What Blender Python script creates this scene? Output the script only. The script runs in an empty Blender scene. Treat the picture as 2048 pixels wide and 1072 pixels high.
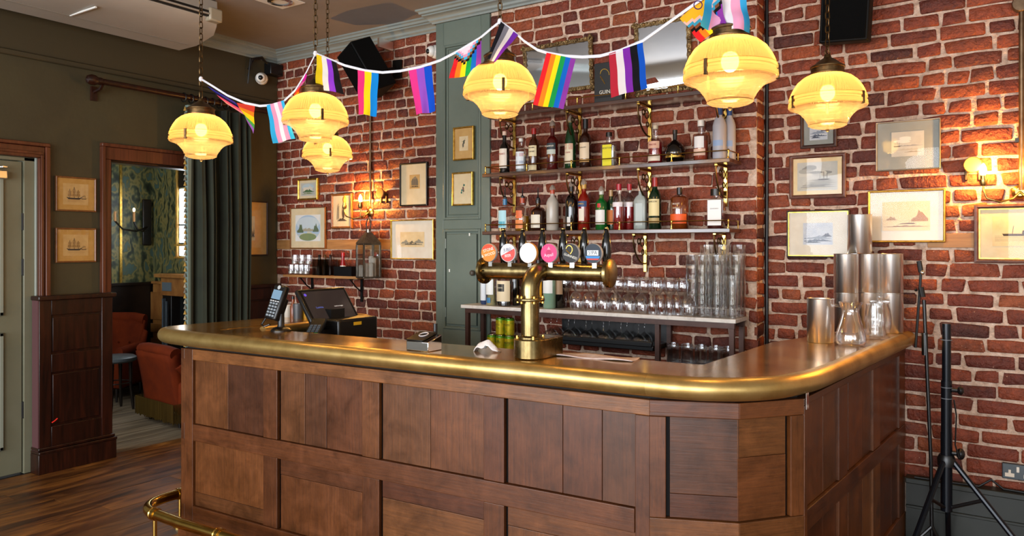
import bpy, bmesh, math, random
from math import sin, cos, pi, radians, sqrt
from mathutils import Vector, Matrix, noise
random.seed(7)
S = bpy.context.scene
COL = S.collection

# ------------------------------------------------------------------ camera, world, light, exposure
CAM = Vector((0.0, -4.39, 1.50)); YAW = radians(33.5); FPX = 1500.0; U0, V0 = 1024.0, 492.0
cd = bpy.data.cameras.new('camera'); co = bpy.data.objects.new('camera', cd); COL.objects.link(co)
co.location = CAM; co.rotation_euler = (radians(90), 0, YAW)
cd.sensor_width = 36.0; cd.lens = FPX / 2048 * 36; cd.shift_y = (V0 - 536) / 2048; cd.clip_start = 0.02
S.camera = co
W = bpy.data.worlds.new('world'); S.world = W; W.use_nodes = True
W.node_tree.nodes['Background'].inputs[0].default_value = (0.62, 0.78, 1.0, 1)
W.node_tree.nodes['Background'].inputs[1].default_value = 1.0

def area(name, loc, rot, sx, sy, power, col):
    l = bpy.data.lights.new(name, 'AREA'); l.shape = 'RECTANGLE'; l.size = sx; l.size_y = sy
    l.energy = power; l.color = col
    o = bpy.data.objects.new(name, l); COL.objects.link(o); o.location = loc; o.rotation_euler = rot
    return o
# daylight entering through the three street windows behind the camera ; the right one is unseen, added to brighten the steel cups
DAY = (0.92, 0.96, 1.0)
for i, x in enumerate((-4.2, -1.6, 1.0)):
    area('window_daylight', (x, -7.86, 1.63), (radians(90), 0, 0), 2.0, 2.54, 135, DAY)
for y in (-5.6,):
    area('window_daylight', (3.36, y, 1.63), (radians(90), 0, radians(90)), 2.0, 2.54, 22, DAY)
area('window_daylight', (-5.95, -2.7, 1.75), (radians(90), 0, radians(-8)), .8, 1.6, 34, (.8, .92, 1.0))   # the back room's own window
S.view_settings.view_transform = 'Standard'; S.view_settings.look = 'None'
S.view_settings.exposure = 0.6; S.view_settings.gamma = 1.0; S.view_settings.use_curve_mapping = False
S.cycles.max_bounces = 10; S.cycles.transparent_max_bounces = 24; S.cycles.transmission_bounces = 8
S.cycles.caustics_reflective = False; S.cycles.caustics_refractive = False; S.cycles.sample_clamp_indirect = 4.0

# ------------------------------------------------------------------ measuring helpers (metres, brick wall plane Y = 0)
FW = Vector((-sin(YAW), cos(YAW), 0)); RT = Vector((cos(YAW), sin(YAW), 0))
def ray(u, v): return FW + RT * ((u - U0) / FPX) + Vector((0, 0, -(v - V0) / FPX))
def PY(u, v, y): d = ray(u, v); return CAM + d * ((y - CAM.y) / d.y)
def PX(u, v, x): d = ray(u, v); return CAM + d * ((x - CAM.x) / d.x)
def PZ(u, v, z): d = ray(u, v); return CAM + d * ((z - CAM.z) / d.z)
def PD(u, v, t): return CAM + ray(u, v) * t
def PL(u, v, a, b):      # on the upright plane through plan points a and b
    n = Vector((-(b[1] - a[1]), b[0] - a[0], 0)); d = ray(u, v)
    return CAM + d * (n.dot(Vector((a[0], a[1], 0)) - CAM) / n.dot(d))
def proj(p):
    r = Vector(p) - CAM; t = r.dot(FW); return U0 + FPX * r.dot(RT) / t, V0 - FPX * r.z / t, t

# ------------------------------------------------------------------ mesh helpers
class MB:
    def __init__(s): s.v = []; s.f = []; s.m = []; s.cur = 0
    def add(s, vs, fs):
        n = len(s.v); s.v += [tuple(x) for x in vs]; s.f += [tuple(i + n for i in f) for f in fs]; s.m += [s.cur] * len(fs); return s
    def box(s, a, b, M=None):
        x0, y0, z0 = a; x1, y1, z1 = b
        vs = [Vector(p) for p in ((x0,y0,z0),(x1,y0,z0),(x1,y1,z0),(x0,y1,z0),(x0,y0,z1),(x1,y0,z1),(x1,y1,z1),(x0,y1,z1))]
        if M: vs = [M @ p for p in vs]
        return s.add(vs, [(0,3,2,1),(4,5,6,7),(0,1,5,4),(1,2,6,5),(2,3,7,6),(3,0,4,7)])
    def cbox(s, c, d, M=None):
        return s.box((c[0]-d[0]/2, c[1]-d[1]/2, c[2]-d[2]/2), (c[0]+d[0]/2, c[1]+d[1]/2, c[2]+d[2]/2), M)
    def prism(s, poly, z0, z1, M=None):           # poly: plan points, counter-clockwise
        n = len(poly); vs = [Vector((p[0], p[1], z0)) for p in poly] + [Vector((p[0], p[1], z1)) for p in poly]
        if M: vs = [M @ p for p in vs]
        return s.add(vs, [tuple(range(n))[::-1], tuple(range(n, 2*n))] + [(i, (i+1) % n, n + (i+1) % n, n + i) for i in range(n)])
    def lathe(s, prof, n=24, o=(0,0,0), M=None, mod=None):
        vs = []; fs = []; k = len(prof)
        for i in range(n):
            a = 2*pi*i/n
            for j, (r, z) in enumerate(prof):
                rr = r + (mod(i, j) if mod else 0)
                p = Vector((rr*cos(a), rr*sin(a), z)); p = (M @ p) if M else p
                vs.append(p + Vector(o))
        for i in range(n):
            for j in range(k-1):
                a, b = i*k+j, ((i+1) % n)*k+j
                fs.append((a, b, b+1, a+1))
        return s.add(vs, fs)
    def tube(s, pts, r, n=8, caps=True, closed=False):
        pts = [Vector(p) for p in pts]; m = len(pts); vs = []; fs = []
        up = None
        for i, p in enumerate(pts):
            if closed: t = pts[(i+1) % m] - pts[i-1]
            else: t = pts[min(i+1, m-1)] - pts[max(i-1, 0)]
            t = t.normalized() if t.length > 1e-9 else Vector((0,0,1))
            if up is None: up = Vector((0,0,1)) if abs(t.z) < .9 else Vector((1,0,0))
            a = t.cross(up).normalized(); up2 = a.cross(t).normalized(); up = up2
            rr = r[i] if isinstance(r, (list, tuple)) else r
            for k in range(n):
                q = 2*pi*k/n; vs.append(p + (a*cos(q) + up2*sin(q))*rr)
        for i in range(m if closed else m-1):
            for k in range(n):
                a = i*n+k; b = i*n+(k+1) % n; c = ((i+1) % m)*n+(k+1) % n; d = ((i+1) % m)*n+k
                fs.append((a, b, c, d))
        if caps and not closed:
            fs.append(tuple(range(n))[::-1]); fs.append(tuple(range((m-1)*n, m*n)))
        return s.add(vs, fs)
    def cyl(s, p0, p1, r, n=16, r1=None): return s.tube([p0, p1], [r, r if r1 is None else r1], n)
    def ball(s, c, r, n=12, sc=(1,1,1)):
        k = n//2; vs = []; fs = []
        for j in range(k+1):
            t = pi*j/k
            for i in range(n):
                a = 2*pi*i/n; vs.append((c[0]+r*sc[0]*sin(t)*cos(a), c[1]+r*sc[1]*sin(t)*sin(a), c[2]+r*sc[2]*cos(t)))
        for j in range(k):
            for i in range(n): fs.append((j*n+i, (j+1)*n+i, (j+1)*n+(i+1) % n, j*n+(i+1) % n))
        return s.add(vs, fs)
    def grid(s, fn, nu, nv, mi=None):             # fn(i/nu, j/nv) -> point
        n = len(s.v)
        for j in range(nv+1):
            for i in range(nu+1): s.v.append(tuple(fn(i/nu, j/nv)))
        for j in range(nv):
            for i in range(nu):
                a = n + j*(nu+1)+i; s.f.append((a, a+1, a+nu+2, a+nu+1)); s.m.append(mi(i, j) if mi else s.cur)
        return s
    def mesh(s, name, mats, smooth=35, merge=False):
        me = bpy.data.meshes.new(name); me.from_pydata(s.v, [], s.f)
        for m in (mats if isinstance(mats, (list, tuple)) else [mats]): me.materials.append(m)
        if max(s.m, default=0): me.polygons.foreach_set('material_index', s.m)
        bm = bmesh.new(); bm.from_mesh(me)
        if merge: bmesh.ops.remove_doubles(bm, verts=bm.verts, dist=1e-6)
        bmesh.ops.recalc_face_normals(bm, faces=bm.faces)
        bm.to_mesh(me); bm.free()
        if smooth:
            me.polygons.foreach_set('use_smooth', [True]*len(me.polygons)); me.set_sharp_from_angle(angle=radians(smooth))
        me.update(); return me
    def build(s, name, mats, parent=None, smooth=35, bevel=0, solid=0, seg=2, loc=None, rz=None, merge=False):
        o = bpy.data.objects.new(name, s.mesh(name, mats, smooth, merge)); COL.objects.link(o)
        if parent: o.parent = parent
        if loc is not None: o.location = loc
        if rz is not None: o.rotation_euler = (0, 0, rz)
        if solid: m = o.modifiers.new('thickness', 'SOLIDIFY'); m.thickness = solid; m.offset = 0
        if bevel: m = o.modifiers.new('edges', 'BEVEL'); m.width = bevel; m.segments = seg; m.limit_method = 'ANGLE'; m.angle_limit = radians(40)
        return o
def tag(o, label=None, cat=None, group=None, kind=None):
    if label: o['label'] = label
    if cat: o['category'] = cat
    if group: o['group'] = group
    if kind: o['kind'] = kind
    return o
def thing(name, label, cat, loc=(0,0,0), rz=0, group=None):
    o = bpy.data.objects.new(name, None); COL.objects.link(o); o.location = loc; o.rotation_euler = (0, 0, rz)
    o.empty_display_size = .05
    return tag(o, label, cat, group)
def copy_tree(o, parent=None):
    c = o.copy(); COL.objects.link(c); c.parent = parent
    for ch in list(o.children): copy_tree(ch, c)
    return c
def struct(name, mb, mat, parent=None, **k):
    o = mb.build(name, mat, parent, **k)
    if not parent: o['kind'] = 'structure'
    return o
def text_part(s, size, mat, parent, M, name='lettering', ext=0.0004, sx=1.0, shear=0):
    cu = bpy.data.curves.new(name, 'FONT'); cu.body = s; cu.size = size; cu.align_x = 'CENTER'; cu.align_y = 'CENTER'
    cu.extrude = ext; cu.resolution_u = 2; cu.shear = shear
    t = bpy.data.objects.new(name, cu); COL.objects.link(t)
    me = bpy.data.meshes.new_from_object(t.evaluated_get(bpy.context.evaluated_depsgraph_get()))
    bpy.data.objects.remove(t)
    me.transform(M @ Matrix.Diagonal((sx, 1, 1, 1))); me.materials.clear(); me.materials.append(mat)
    o = bpy.data.objects.new(name, me); COL.objects.link(o); o.parent = parent
    return o
def frame_M(o, ex, ez):      # a flat sheet frame: local x -> ex, local y -> ez, local z -> outwards
    ex = Vector(ex).normalized(); ez = Vector(ez).normalized(); n = ex.cross(ez)
    return Matrix(((ex.x, ez.x, n.x, o[0]), (ex.y, ez.y, n.y, o[1]), (ex.z, ez.z, n.z, o[2]), (0,0,0,1)))
FACE = lambda x, y, z: frame_M((x, y, z), (1,0,0), (0,0,1))     # faces the camera side (-Y)

# ------------------------------------------------------------------ materials
def srgb(h):
    h = h.lstrip('#'); c = [int(h[i:i+2], 16)/255 for i in (0, 2, 4)]
    return tuple(x/12.92 if x <= .04045 else ((x+.055)/1.055)**2.4 for x in c) + (1,)
def C(c): return srgb(c) if isinstance(c, str) else (tuple(c) + (1,))[:4]
MC = {}
def mat(name, cols, scale=(1,1,1), rough=.5, metal=0, bump=0, bscale=None, detail=4, dist=0, rvar=0, spec=.5,
        coat=0, trans=0, alpha=1, emit=None, es=0, rand=0, sheen=0, nscale=1.0, bdist=.004, transl=0):
    if name in MC: return MC[name]
    m = bpy.data.materials.new(name); m.use_nodes = True; nt = m.node_tree; N = nt.nodes; L = nt.links
    b = N['Principled BSDF']; MC[name] = m
    b.inputs['Roughness'].default_value = rough; b.inputs['Metallic'].default_value = metal
    b.inputs['Specular IOR Level'].default_value = spec; b.inputs['Coat Weight'].default_value = coat
    b.inputs['Transmission Weight'].default_value = trans; b.inputs['Alpha'].default_value = alpha
    if coat: b.inputs['Coat Roughness'].default_value = .12
    if sheen: b.inputs['Sheen Weight'].default_value = sheen; b.inputs['Sheen Roughness'].default_value = .4
    if emit: b.inputs['Emission Color'].default_value = C(emit); b.inputs['Emission Strength'].default_value = es
    if isinstance(cols, (str, tuple)) : cols = [(0, cols)]
    if len(cols) == 1 and not bump and not rand:
        b.inputs['Base Color'].default_value = C(cols[0][1]); return m
    tc = N.new('ShaderNodeTexCoord'); mp = N.new('ShaderNodeMapping'); mp.inputs['Scale'].default_value = scale
    oi = N.new('ShaderNodeObjectInfo')
    va = N.new('ShaderNodeVectorMath'); va.operation = 'ADD'
    cm = N.new('ShaderNodeCombineXYZ'); mm = N.new('ShaderNodeMath'); mm.operation = 'MULTIPLY'; mm.inputs[1].default_value = 13.7
    L.new(oi.outputs['Random'], mm.inputs[0])
    for i in range(3): L.new(mm.outputs[0], cm.inputs[i])
    L.new(tc.outputs['Object'], va.inputs[0]); L.new(cm.outputs[0], va.inputs[1]); L.new(va.outputs[0], mp.inputs[0])
    no = N.new('ShaderNodeTexNoise'); no.inputs['Scale'].default_value = nscale; no.inputs['Detail'].default_value = detail
    no.inputs['Roughness'].default_value = .62; no.inputs['Distortion'].default_value = dist
    L.new(mp.outputs[0], no.inputs['Vector'])
    cr = N.new('ShaderNodeValToRGB'); e = cr.color_ramp.elements
    while len(e) < len(cols): e.new(.5)
    if len(cols) == 1: e[0].color = C(cols[0][1]); e[1].color = C(cols[0][1])
    else:
        for i, (p, c) in enumerate(cols): e[i].position = p; e[i].color = C(c)
    L.new(no.outputs['Fac'], cr.inputs[0]); out = cr.outputs[0]
    if rand:
        hs = N.new('ShaderNodeHueSaturation'); mr = N.new('ShaderNodeMapRange')
        mr.inputs['To Min'].default_value = 1-rand; mr.inputs['To Max'].default_value = 1+rand
        L.new(oi.outputs['Random'], mr.inputs[0]); L.new(mr.outputs[0], hs.inputs['Value']); L.new(out, hs.inputs['Color']); out = hs.outputs[0]
    L.new(out, b.inputs['Base Color'])
    if rvar:
        mr = N.new('ShaderNodeMapRange'); mr.inputs['To Min'].default_value = max(.03, rough-rvar); mr.inputs['To Max'].default_value = rough+rvar
        L.new(no.outputs['Fac'], mr.inputs[0]); L.new(mr.outputs[0], b.inputs['Roughness'])
    if bump:
        h = no.outputs['Fac']
        if bscale:
            n2 = N.new('ShaderNodeTexNoise'); n2.inputs['Scale'].default_value = bscale; n2.inputs['Detail'].default_value = 5
            L.new(va.outputs[0], n2.inputs['Vector']); h = n2.outputs['Fac']
        bp = N.new('ShaderNodeBump'); bp.inputs['Strength'].default_value = bump; bp.inputs['Distance'].default_value = bdist
        L.new(h, bp.inputs['Height']); L.new(bp.outputs[0], b.inputs['Normal'])
    return m
def glassy(name, col=(1,1,1), f0=.06, f1=.75, rough=.02, tint=1.0):     # thin clear or tinted glass wall
    if name in MC: return MC[name]
    m = bpy.data.materials.new(name); m.use_nodes = True; nt = m.node_tree; N = nt.nodes; L = nt.links; MC[name] = m
    N.remove(N['Principled BSDF']); out = N['Material Output']
    t = N.new('ShaderNodeBsdfTransparent'); t.inputs[0].default_value = C(col)
    g = N.new('ShaderNodeBsdfGlossy'); g.inputs['Roughness'].default_value = rough; g.inputs[0].default_value = (.95,.97,1,1)
    lw = N.new('ShaderNodeLayerWeight'); lw.inputs['Blend'].default_value = .28
    mr = N.new('ShaderNodeMapRange'); mr.inputs['To Min'].default_value = f0; mr.inputs['To Max'].default_value = f1
    mx = N.new('ShaderNodeMixShader')
    L.new(lw.outputs['Facing'], mr.inputs[0]); L.new(mr.outputs[0], mx.inputs[0]); L.new(t.outputs[0], mx.inputs[1]); L.new(g.outputs[0], mx.inputs[2])
    L.new(mx.outputs[0], out.inputs[0]); return m
def flat(c, rough=.55, **k): return mat('paint_' + str(c).strip('#'), c, rough=rough, **k)

BRASS = mat('aged_brass', [(.3,'#7d6338'),(.55,'#ac8c50'),(.8,'#c2a468')], scale=(3,3,3), rough=.28, metal=1, rvar=.08, nscale=3)
BRASSB = mat('polished_brass', [(.3,'#c79a45'),(.7,'#e3bd66')], scale=(2,2,2), rough=.16, metal=1, rvar=.04, nscale=4)
GOLD = mat('gilt', [(.3,'#a67a2c'),(.7,'#e0b95a')], scale=(8,8,8), rough=.32, metal=.9, nscale=5, bump=.1)
STEEL = mat('brushed_steel', '#f1efeb', rough=.29, metal=1)
CHROME = mat('chrome', '#dcdcdc', rough=.08, metal=1)
BLACK = mat('black_plastic', '#0b0b0c', rough=.35)
BLACKM = mat('black_metal', [(.3,'#0c0c0d'),(.7,'#1b1a19')], rough=.38, metal=.3, nscale=20)
BRONZE = mat('dark_bronze', [(.3,'#3a2a1a'),(.7,'#6d5433')], rough=.4, metal=.9, nscale=30, bump=.2)
WHITE = mat('white_enamel', '#e9e6de', rough=.35)
GLASS = glassy('clear_glass', (.985,.985,.98), f0=.07, f1=.75)
GLASSP = glassy('picture_glass', (.99,.99,.985), f0=.008, f1=.12, rough=.01)
# ------------------------------------------------------------------ the setting
XL = -5.394; CEIL = 3.205; YB = -0.14; XBR = -1.173; XBL = -2.985
def brick_mat():
    m = bpy.data.materials.new('brick_clay'); m.use_nodes = True; nt = m.node_tree; N = nt.nodes; L = nt.links; b = N['Principled BSDF']
    oi = N.new('ShaderNodeObjectInfo'); ge = N.new('ShaderNodeNewGeometry'); ad = N.new('ShaderNodeMath'); ad.operation = 'ADD'; fr = N.new('ShaderNodeMath'); fr.operation = 'FRACT'
    L.new(oi.outputs['Random'], ad.inputs[0]); L.new(ge.outputs['Random Per Island'], ad.inputs[1]); L.new(ad.outputs[0], fr.inputs[0])
    cr = N.new('ShaderNodeValToRGB'); e = cr.color_ramp.elements
    cs = ['#4e251c', '#6b2f20', '#7a3621', '#853d25', '#904528', '#783320', '#9a4c29', '#622a1e', '#a4572f']
    while len(e) < len(cs): e.new(.5)
    for i, c in enumerate(cs): e[i].position = i/(len(cs)-1); e[i].color = C(c)
    cr.color_ramp.interpolation = 'LINEAR'; L.new(fr.outputs[0], cr.inputs[0])
    no = N.new('ShaderNodeTexNoise'); no.inputs['Scale'].default_value = 26; no.inputs['Detail'].default_value = 6; no.inputs['Roughness'].default_value = .7
    L.new(ge.outputs['Position'], no.inputs['Vector'])
    r2 = N.new('ShaderNodeValToRGB'); r2.color_ramp.elements[0].position = .3; r2.color_ramp.elements[0].color = (.5,.46,.46,1); r2.color_ramp.elements[1].position = .68; r2.color_ramp.elements[1].color = (1.12,1.06,1.0,1)
    L.new(no.outputs['Fac'], r2.inputs[0])
    mx = N.new('ShaderNodeMix'); mx.data_type = 'RGBA'; mx.blend_type = 'MULTIPLY'; mx.inputs[0].default_value = 1
    L.new(cr.outputs[0], mx.inputs[6]); L.new(r2.outputs[0], mx.inputs[7])
    n3 = N.new('ShaderNodeTexNoise'); n3.inputs['Scale'].default_value = 90; n3.inputs['Detail'].default_value = 3; L.new(ge.outputs['Position'], n3.inputs['Vector'])
    r3 = N.new('ShaderNodeValToRGB'); r3.color_ramp.elements[0].position = .7; r3.color_ramp.elements[1].position = .76; L.new(n3.outputs['Fac'], r3.inputs[0])
    m2 = N.new('ShaderNodeMix'); m2.data_type = 'RGBA'; L.new(r3.outputs[0], m2.inputs[0]); L.new(mx.outputs[2], m2.inputs[6]); m2.inputs[7].default_value = C('#c7a489')
    L.new(m2.outputs[2], b.inputs['Base Color']); b.inputs['Roughness'].default_value = .62; b.inputs['Specular IOR Level'].default_value = .45
    n4 = N.new('ShaderNodeTexNoise'); n4.inputs['Scale'].default_value = 55; n4.inputs['Detail'].default_value = 8; L.new(ge.outputs['Position'], n4.inputs['Vector'])
    bp = N.new('ShaderNodeBump'); bp.inputs['Strength'].default_value = 1; bp.inputs['Distance'].default_value = .014; L.new(n4.outputs['Fac'], bp.inputs['Height']); L.new(bp.outputs[0], b.inputs['Normal'])
    return m
BRICK = brick_mat()
MORTAR = mat('lime_mortar', [(.25,'#8c705c'),(.5,'#cbab94'),(.75,'#e6cdb8')], rough=.9, nscale=30, bump=1, bscale=70, bdist=.012, detail=8)
OLIVE = mat('olive_wall_paint', [(.35,'#3b3523'),(.65,'#433d28')], rough=.5, nscale=2, bump=.12, bscale=26, bdist=.01)
OLIVES = mat('olive_wall_paint_smooth', '#3b3320', rough=.55)
SAGE = mat('sage_green_paint', [(.3,'#5f6a60'),(.7,'#6b756a')], rough=.38, nscale=3)
SAGED = mat('cornice_paint', [(.3,'#7d847f'),(.7,'#8c928c')], rough=.5, nscale=3)
CEILM = mat('ceiling_paint', [(.3,'#8a817a'),(.7,'#958c84')], rough=.8, nscale=2)
DARKW = mat('dark_stained_wood', [(.3,'#140703'),(.5,'#260e06'),(.7,'#361509')], scale=(14,14,1.2), rough=.34, nscale=2.2, dist=.6, rand=.12, bump=.12)
ARCH = mat('mahogany_architrave', [(.3,'#43200f'),(.6,'#5e301c'),(.8,'#6e3d26')], scale=(20,20,1), rough=.38, nscale=2, dist=.5)
PLANK = mat('worn_floor_boards', [(.3,'#2a160a'),(.45,'#5c3616'),(.62,'#8a5824'),(.8,'#a87234')], scale=(5,.9,5), rough=.38, nscale=2, dist=1.2, rand=.25, bump=.15, rvar=.12)
PLANKG = mat('grey_brown_boards', [(.3,'#4a3b2c'),(.55,'#75634d'),(.75,'#8c7a62')], scale=(10,.7,10), rough=.5, nscale=2, dist=.8, rand=.18, bump=.15)
PINE = mat('bare_pine_timber', [(.3,'#8a5a30'),(.6,'#b07d47'),(.8,'#c4935a')], scale=(1.2,12,14), rough=.6, nscale=2, dist=.6)

# floor: boards running towards the brick wall
fl = struct('floor', MB().box((XL-2.6, -7.9, -.06), (3.4, .5, -.012)), flat('#1a0f08', .8))
x = XL; pm = {}
for k in range(60):
    if x > 3.3: break
    w = random.choice((.148, .165, .182)); x1 = min(x+w, 3.4); cuts = [-7.9, random.uniform(-5.2, -3.2), random.uniform(-2.4, -.9), 0]
    for a, b in zip(cuts, cuts[1:]):
        key = (round(x1-x, 3), 0)
        MB().box((.0015, .001, -.012), (x1-x-.0015, b-a-.001, random.uniform(-.0012, 0))).build('plank', PLANK, fl, smooth=0, loc=(x, a, 0))
    x = x1
x = -7.84
while x < XL-.13:
    w = random.choice((.11, .12, .135)); x1 = min(x+w, XL-.12)
    MB().box((.0025, -3.6, -.012), (x1-x-.0025, .3, random.uniform(-.002, 0))).build('plank', PLANKG, fl, smooth=0, loc=(x, 0, 0)); x = x1
MB().box((XL-.12, -1.49, -.012), (XL, -.6, .002)).build('threshold', PLANKG, fl, smooth=0, bevel=.001)
struct('ceiling', MB().box((XL-2.6, -7.9, CEIL), (3.4, .5, CEIL+.1)), CEILM)

# walls that the camera turns its back on, with their windows
OFFW = flat('#d6cdb8', .8)
wf = MB().box((XL, -8.05, 0), (3.4, -7.9, .36)).box((XL, -8.05, 2.9), (3.4, -7.9, CEIL))
xs = [XL, -5.2, -3.2, -2.6, -.6, 0.0, 2.0, 3.4]
for a, b in zip(xs[0::2], xs[1::2]): wf.box((a, -8.05, .36), (b, -7.9, 2.9))
struct('wall_front', wf, OFFW)
struct('wall_right', MB().box((3.4, -7.9, 0), (3.55, .15, .36)).box((3.4, -7.9, 2.9), (3.55, .15, CEIL)).box((3.4, -7.9, .36), (3.55, -6.6, 2.9)).box((3.4, -4.6, .36), (3.55, .15, 2.9)), OFFW)
n = 1
for a in (-5.2, -2.6, 0.0):
    m = MB()
    for q in (a, a+.97, a+1.94): m.box((q, -8.0, .36), (q+.06, -7.94, 2.9))
    for q in (.36, 1.95, 2.84): m.box((a, -8.0, q), (a+2.0, -7.94, q+.06))
    struct('window_%d' % n, m, SAGE); n += 1
for a in (-6.6,):  # frame for the added right-hand window
    m = MB()
    for q in (a, a+.97, a+1.94): m.box((3.44, q, .36), (3.5, q+.06, 2.9))
    for q in (.36, 1.95, 2.84): m.box((3.44, a, q), (3.5, a+2.0, q+.06))
    struct('window_%d' % n, m, SAGE); n += 1

# brick wall: mortar bed, then bricks one by one
wb = MB().box((XL-.12, 0, 0), (XBL+.05, .3, CEIL)).box((XBL, YB, 0), (XBR, .3, CEIL)).box((XBR-.05, 0, 0), (3.4, .3, CEIL))
wall = struct('wall_back', wb, MORTAR)
def brick_shape(L, H, D=.02, seed=0, ends=0):
    rnd = random.Random(seed); nx, ny = (4, 2) if L > .14 else (3, 2)
    vs = []; fs = []; b = .006
    def wob(x, z, k): return noise.noise(Vector((x*22+seed*3.1, z*22+k*7.7, seed*1.7)))
    xs = [0, b*1.3] + [L*i/(nx-2+.0001) for i in range(1, nx-2)] + [L-b*1.3, L]; zs = [0, b, H-b, H]
    nx = len(xs)-1; ny = 3
    for j, z in enumerate(zs):
        for i, x in enumerate(xs):
            edge = (i in (0, nx)) + (j in (0, ny))
            y = 0 if edge == 0 else (.0035 if edge == 1 else .008)
            xx = x + wob(x, z, 1)*.016; zz = z + wob(x, z, 2)*.0125
            if edge == 2: xx += (.012 if i == 0 else -.012)*rnd.random()**2; zz += (.011 if j == 0 else -.011)*rnd.random()**2
            vs.append((xx, y + wob(x, z, 3)*.005, zz))
    W_ = nx+1
    for j in range(ny):
        for i in range(nx): a = j*W_+i; fs.append((a, a+1, a+W_+1, a+W_))
    ring = [i for i in range(W_)] + [j*W_+nx for j in range(1, ny+1)] + [ny*W_+i for i in range(nx-1, -1, -1)] + [j*W_ for j in range(ny-1, 0, -1)]
    n0 = len(vs)
    for i in ring: vs.append((vs[i][0], D, vs[i][2]))
    for k in range(len(ring)):
        k2 = (k+1) % len(ring); fs.append((ring[k2], ring[k], n0+k, n0+k2))
    return vs, fs
BV = {}
for kind, L in (('s', .205), ('h', .098), ('q', .15)):
    for i in range(10): BV[kind, i] = (brick_shape(L, .064, seed=i*13+ord(kind)), L)
bricks = []
def skip(x0, x1, z0, z1, y):
    for (a, b, c, d) in HOLES.get(y, []):
        if x1 > a and x0 < b and z1 > c and z0 < d: return True
    return False
HOLES = {0.0: [(-5.394, -4.02, 1.495, 1.53), (-.33, -.02, 1.512, 1.54)]}
def lay(x0, x1, y, z0, z1, ch, ph):
    k = 0; z = z0 + ph
    while z < z1 - .03:
        x = x0 - random.uniform(0, .18)
        while x < x1:
            kind = random.choices(('s', 'h', 'q'), (.5, .42, .08))[0]; i = random.randrange(10); L = BV[kind, i][1]*random.uniform(.95, 1.06)
            a, b = max(x, x0), min(x+L, x1)
            if b - a > .035:
                h = .0605*random.uniform(.95, 1.06)*ch/.0752
                if not skip(a, b, z, z+h, y): bricks.append((a, b-a, y, z+random.uniform(-.002, .002), h, kind if b-a > .14 else 'h', i))
            x += L + random.uniform(.011, .023)
        z += ch
lay(XBR+.004, .75, 0.0, .26, CEIL-.05, .0749, .0391)
lay(XBL, XBR, YB, .2, CEIL-.09, .0782, .01)
lay(XL, XBL-.5, 0.0, .2, CEIL-.06, .0782, .03)
def bsize(b):
    x, L, y, z, h, k, i = b; u0, v0, t = proj((x, y, z)); u1, v1, t1 = proj((x+L, y, z+h))
    if u1 < 5 or u0 > 2043 or v0 < 5 or v1 > 1067: return 0
    if y == 0 and x > -1 and u1 < 1800 and v1 > 690: return 0
    return (u1-u0)*(v0-v1)
bricks.sort(key=bsize, reverse=True)
bm_cache = {}; rest = MB()
for n_, b in enumerate(bricks):
    x, L, y, z, h, k, i = b; (vs, fs), bl = BV[k, i]
    y -= random.uniform(.008, .013)
    if n_ < 300:
        if (k, i) not in bm_cache: m = MB(); m.add(vs, fs); bm_cache[k, i] = m.mesh('brick', BRICK, 60)
        o = bpy.data.objects.new('brick', bm_cache[k, i]); COL.objects.link(o); o.parent = wall
        o.location = (x, y, z); o.scale = (L/bl, 1, h/.064)
    else: rest.add([(x + p[0]*L/bl, y + p[1], z + p[2]*h/.064) for p in vs], fs)
for k in range(37):        # the short return where the chimney breast steps back
    z = .21 + k*.0782; (vs, fs), bl = BV['h', k % 10]
    rest.add([(XBR + .008 - p[1], YB + .004 + p[0]*.128/bl, z + p[2]) for p in vs], [f[::-1] for f in fs])
tag(rest.build('bricks', BRICK, wall, smooth=60), kind='stuff')
# timbers let into the brickwork
MB().box((-5.39, -.012, 1.472), (-4.0, .02, 1.552)).build('timber', PINE, wall, bevel=.002)
MB().box((-.345, -.012, 1.492), (-.0, .02, 1.564)).build('timber', PINE, wall, bevel=.002)
# low dado box and ledge at the foot of the right-hand brickwork
DADO = mat('black_green_paint', [(.3,'#171a15'),(.7,'#22251d')], rough=.45, nscale=4)
d = struct('baseboard_right', MB().box((-.44, -.055, 0), (3.4, 0, .29)), DADO)
MB().box((-.44, -.085, .29), (3.4, 0, .318)).build('ledge', DADO, d, bevel=.004)
MB().box((-.44, -.065, .16), (3.4, -.05, .175)).build('moulding', DADO, d, bevel=.003)

# left wall, openings, picture rail, cornice
DH, OH = 2.085, 2.12
wl = MB()
for a, b, c, e in ((-7.9, -2.95, 0, CEIL), (-2.95, -1.97, DH, CEIL), (-1.97, -1.49, 0, CEIL), (-1.49, -.6, OH, CEIL), (-.6, .0, 0, CEIL)):
    wl.box((XL-.12, a, c), (XL, b, e if e == CEIL else e))
wl = struct('wall_left', wl, OLIVE)
MB().box((XL, -7.9, 2.735), (XL+.022, 0, 2.775)).build('picture_rail', OLIVES, wl, bevel=.008)
MB().box((XL, -7.9, 2.77), (XL+.006, 0, CEIL)).build('frieze', OLIVES, wl)
PROF = [(0, 0), (.012, 0), (.016, .012), (.03, .02), (.034, .034), (.056, .05), (.066, .052), (.066, .062), (.08, .066), (.084, .08), (.1, .086), (.1, .1), (0, .1)]
def cornice(name, path, z0, m, closed_dirs):
    mb = MB(); n = len(PROF); vs = []
    for i, (p, nrm) in enumerate(path):
        for (a, b) in PROF: vs.append((p[0] + nrm[0]*a, p[1] + nrm[1]*a, z0 + b))
    fs = []
    for i in range(len(path)-1):
        for j in range(n): fs.append((i*n+j, i*n+(j+1) % n, (i+1)*n+(j+1) % n, (i+1)*n+j))
    fs += [tuple(range(n)), tuple(range((len(path)-1)*n, len(path)*n))[::-1]]
    mb.add(vs, fs); return struct(name, mb, m, smooth=25)
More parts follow.
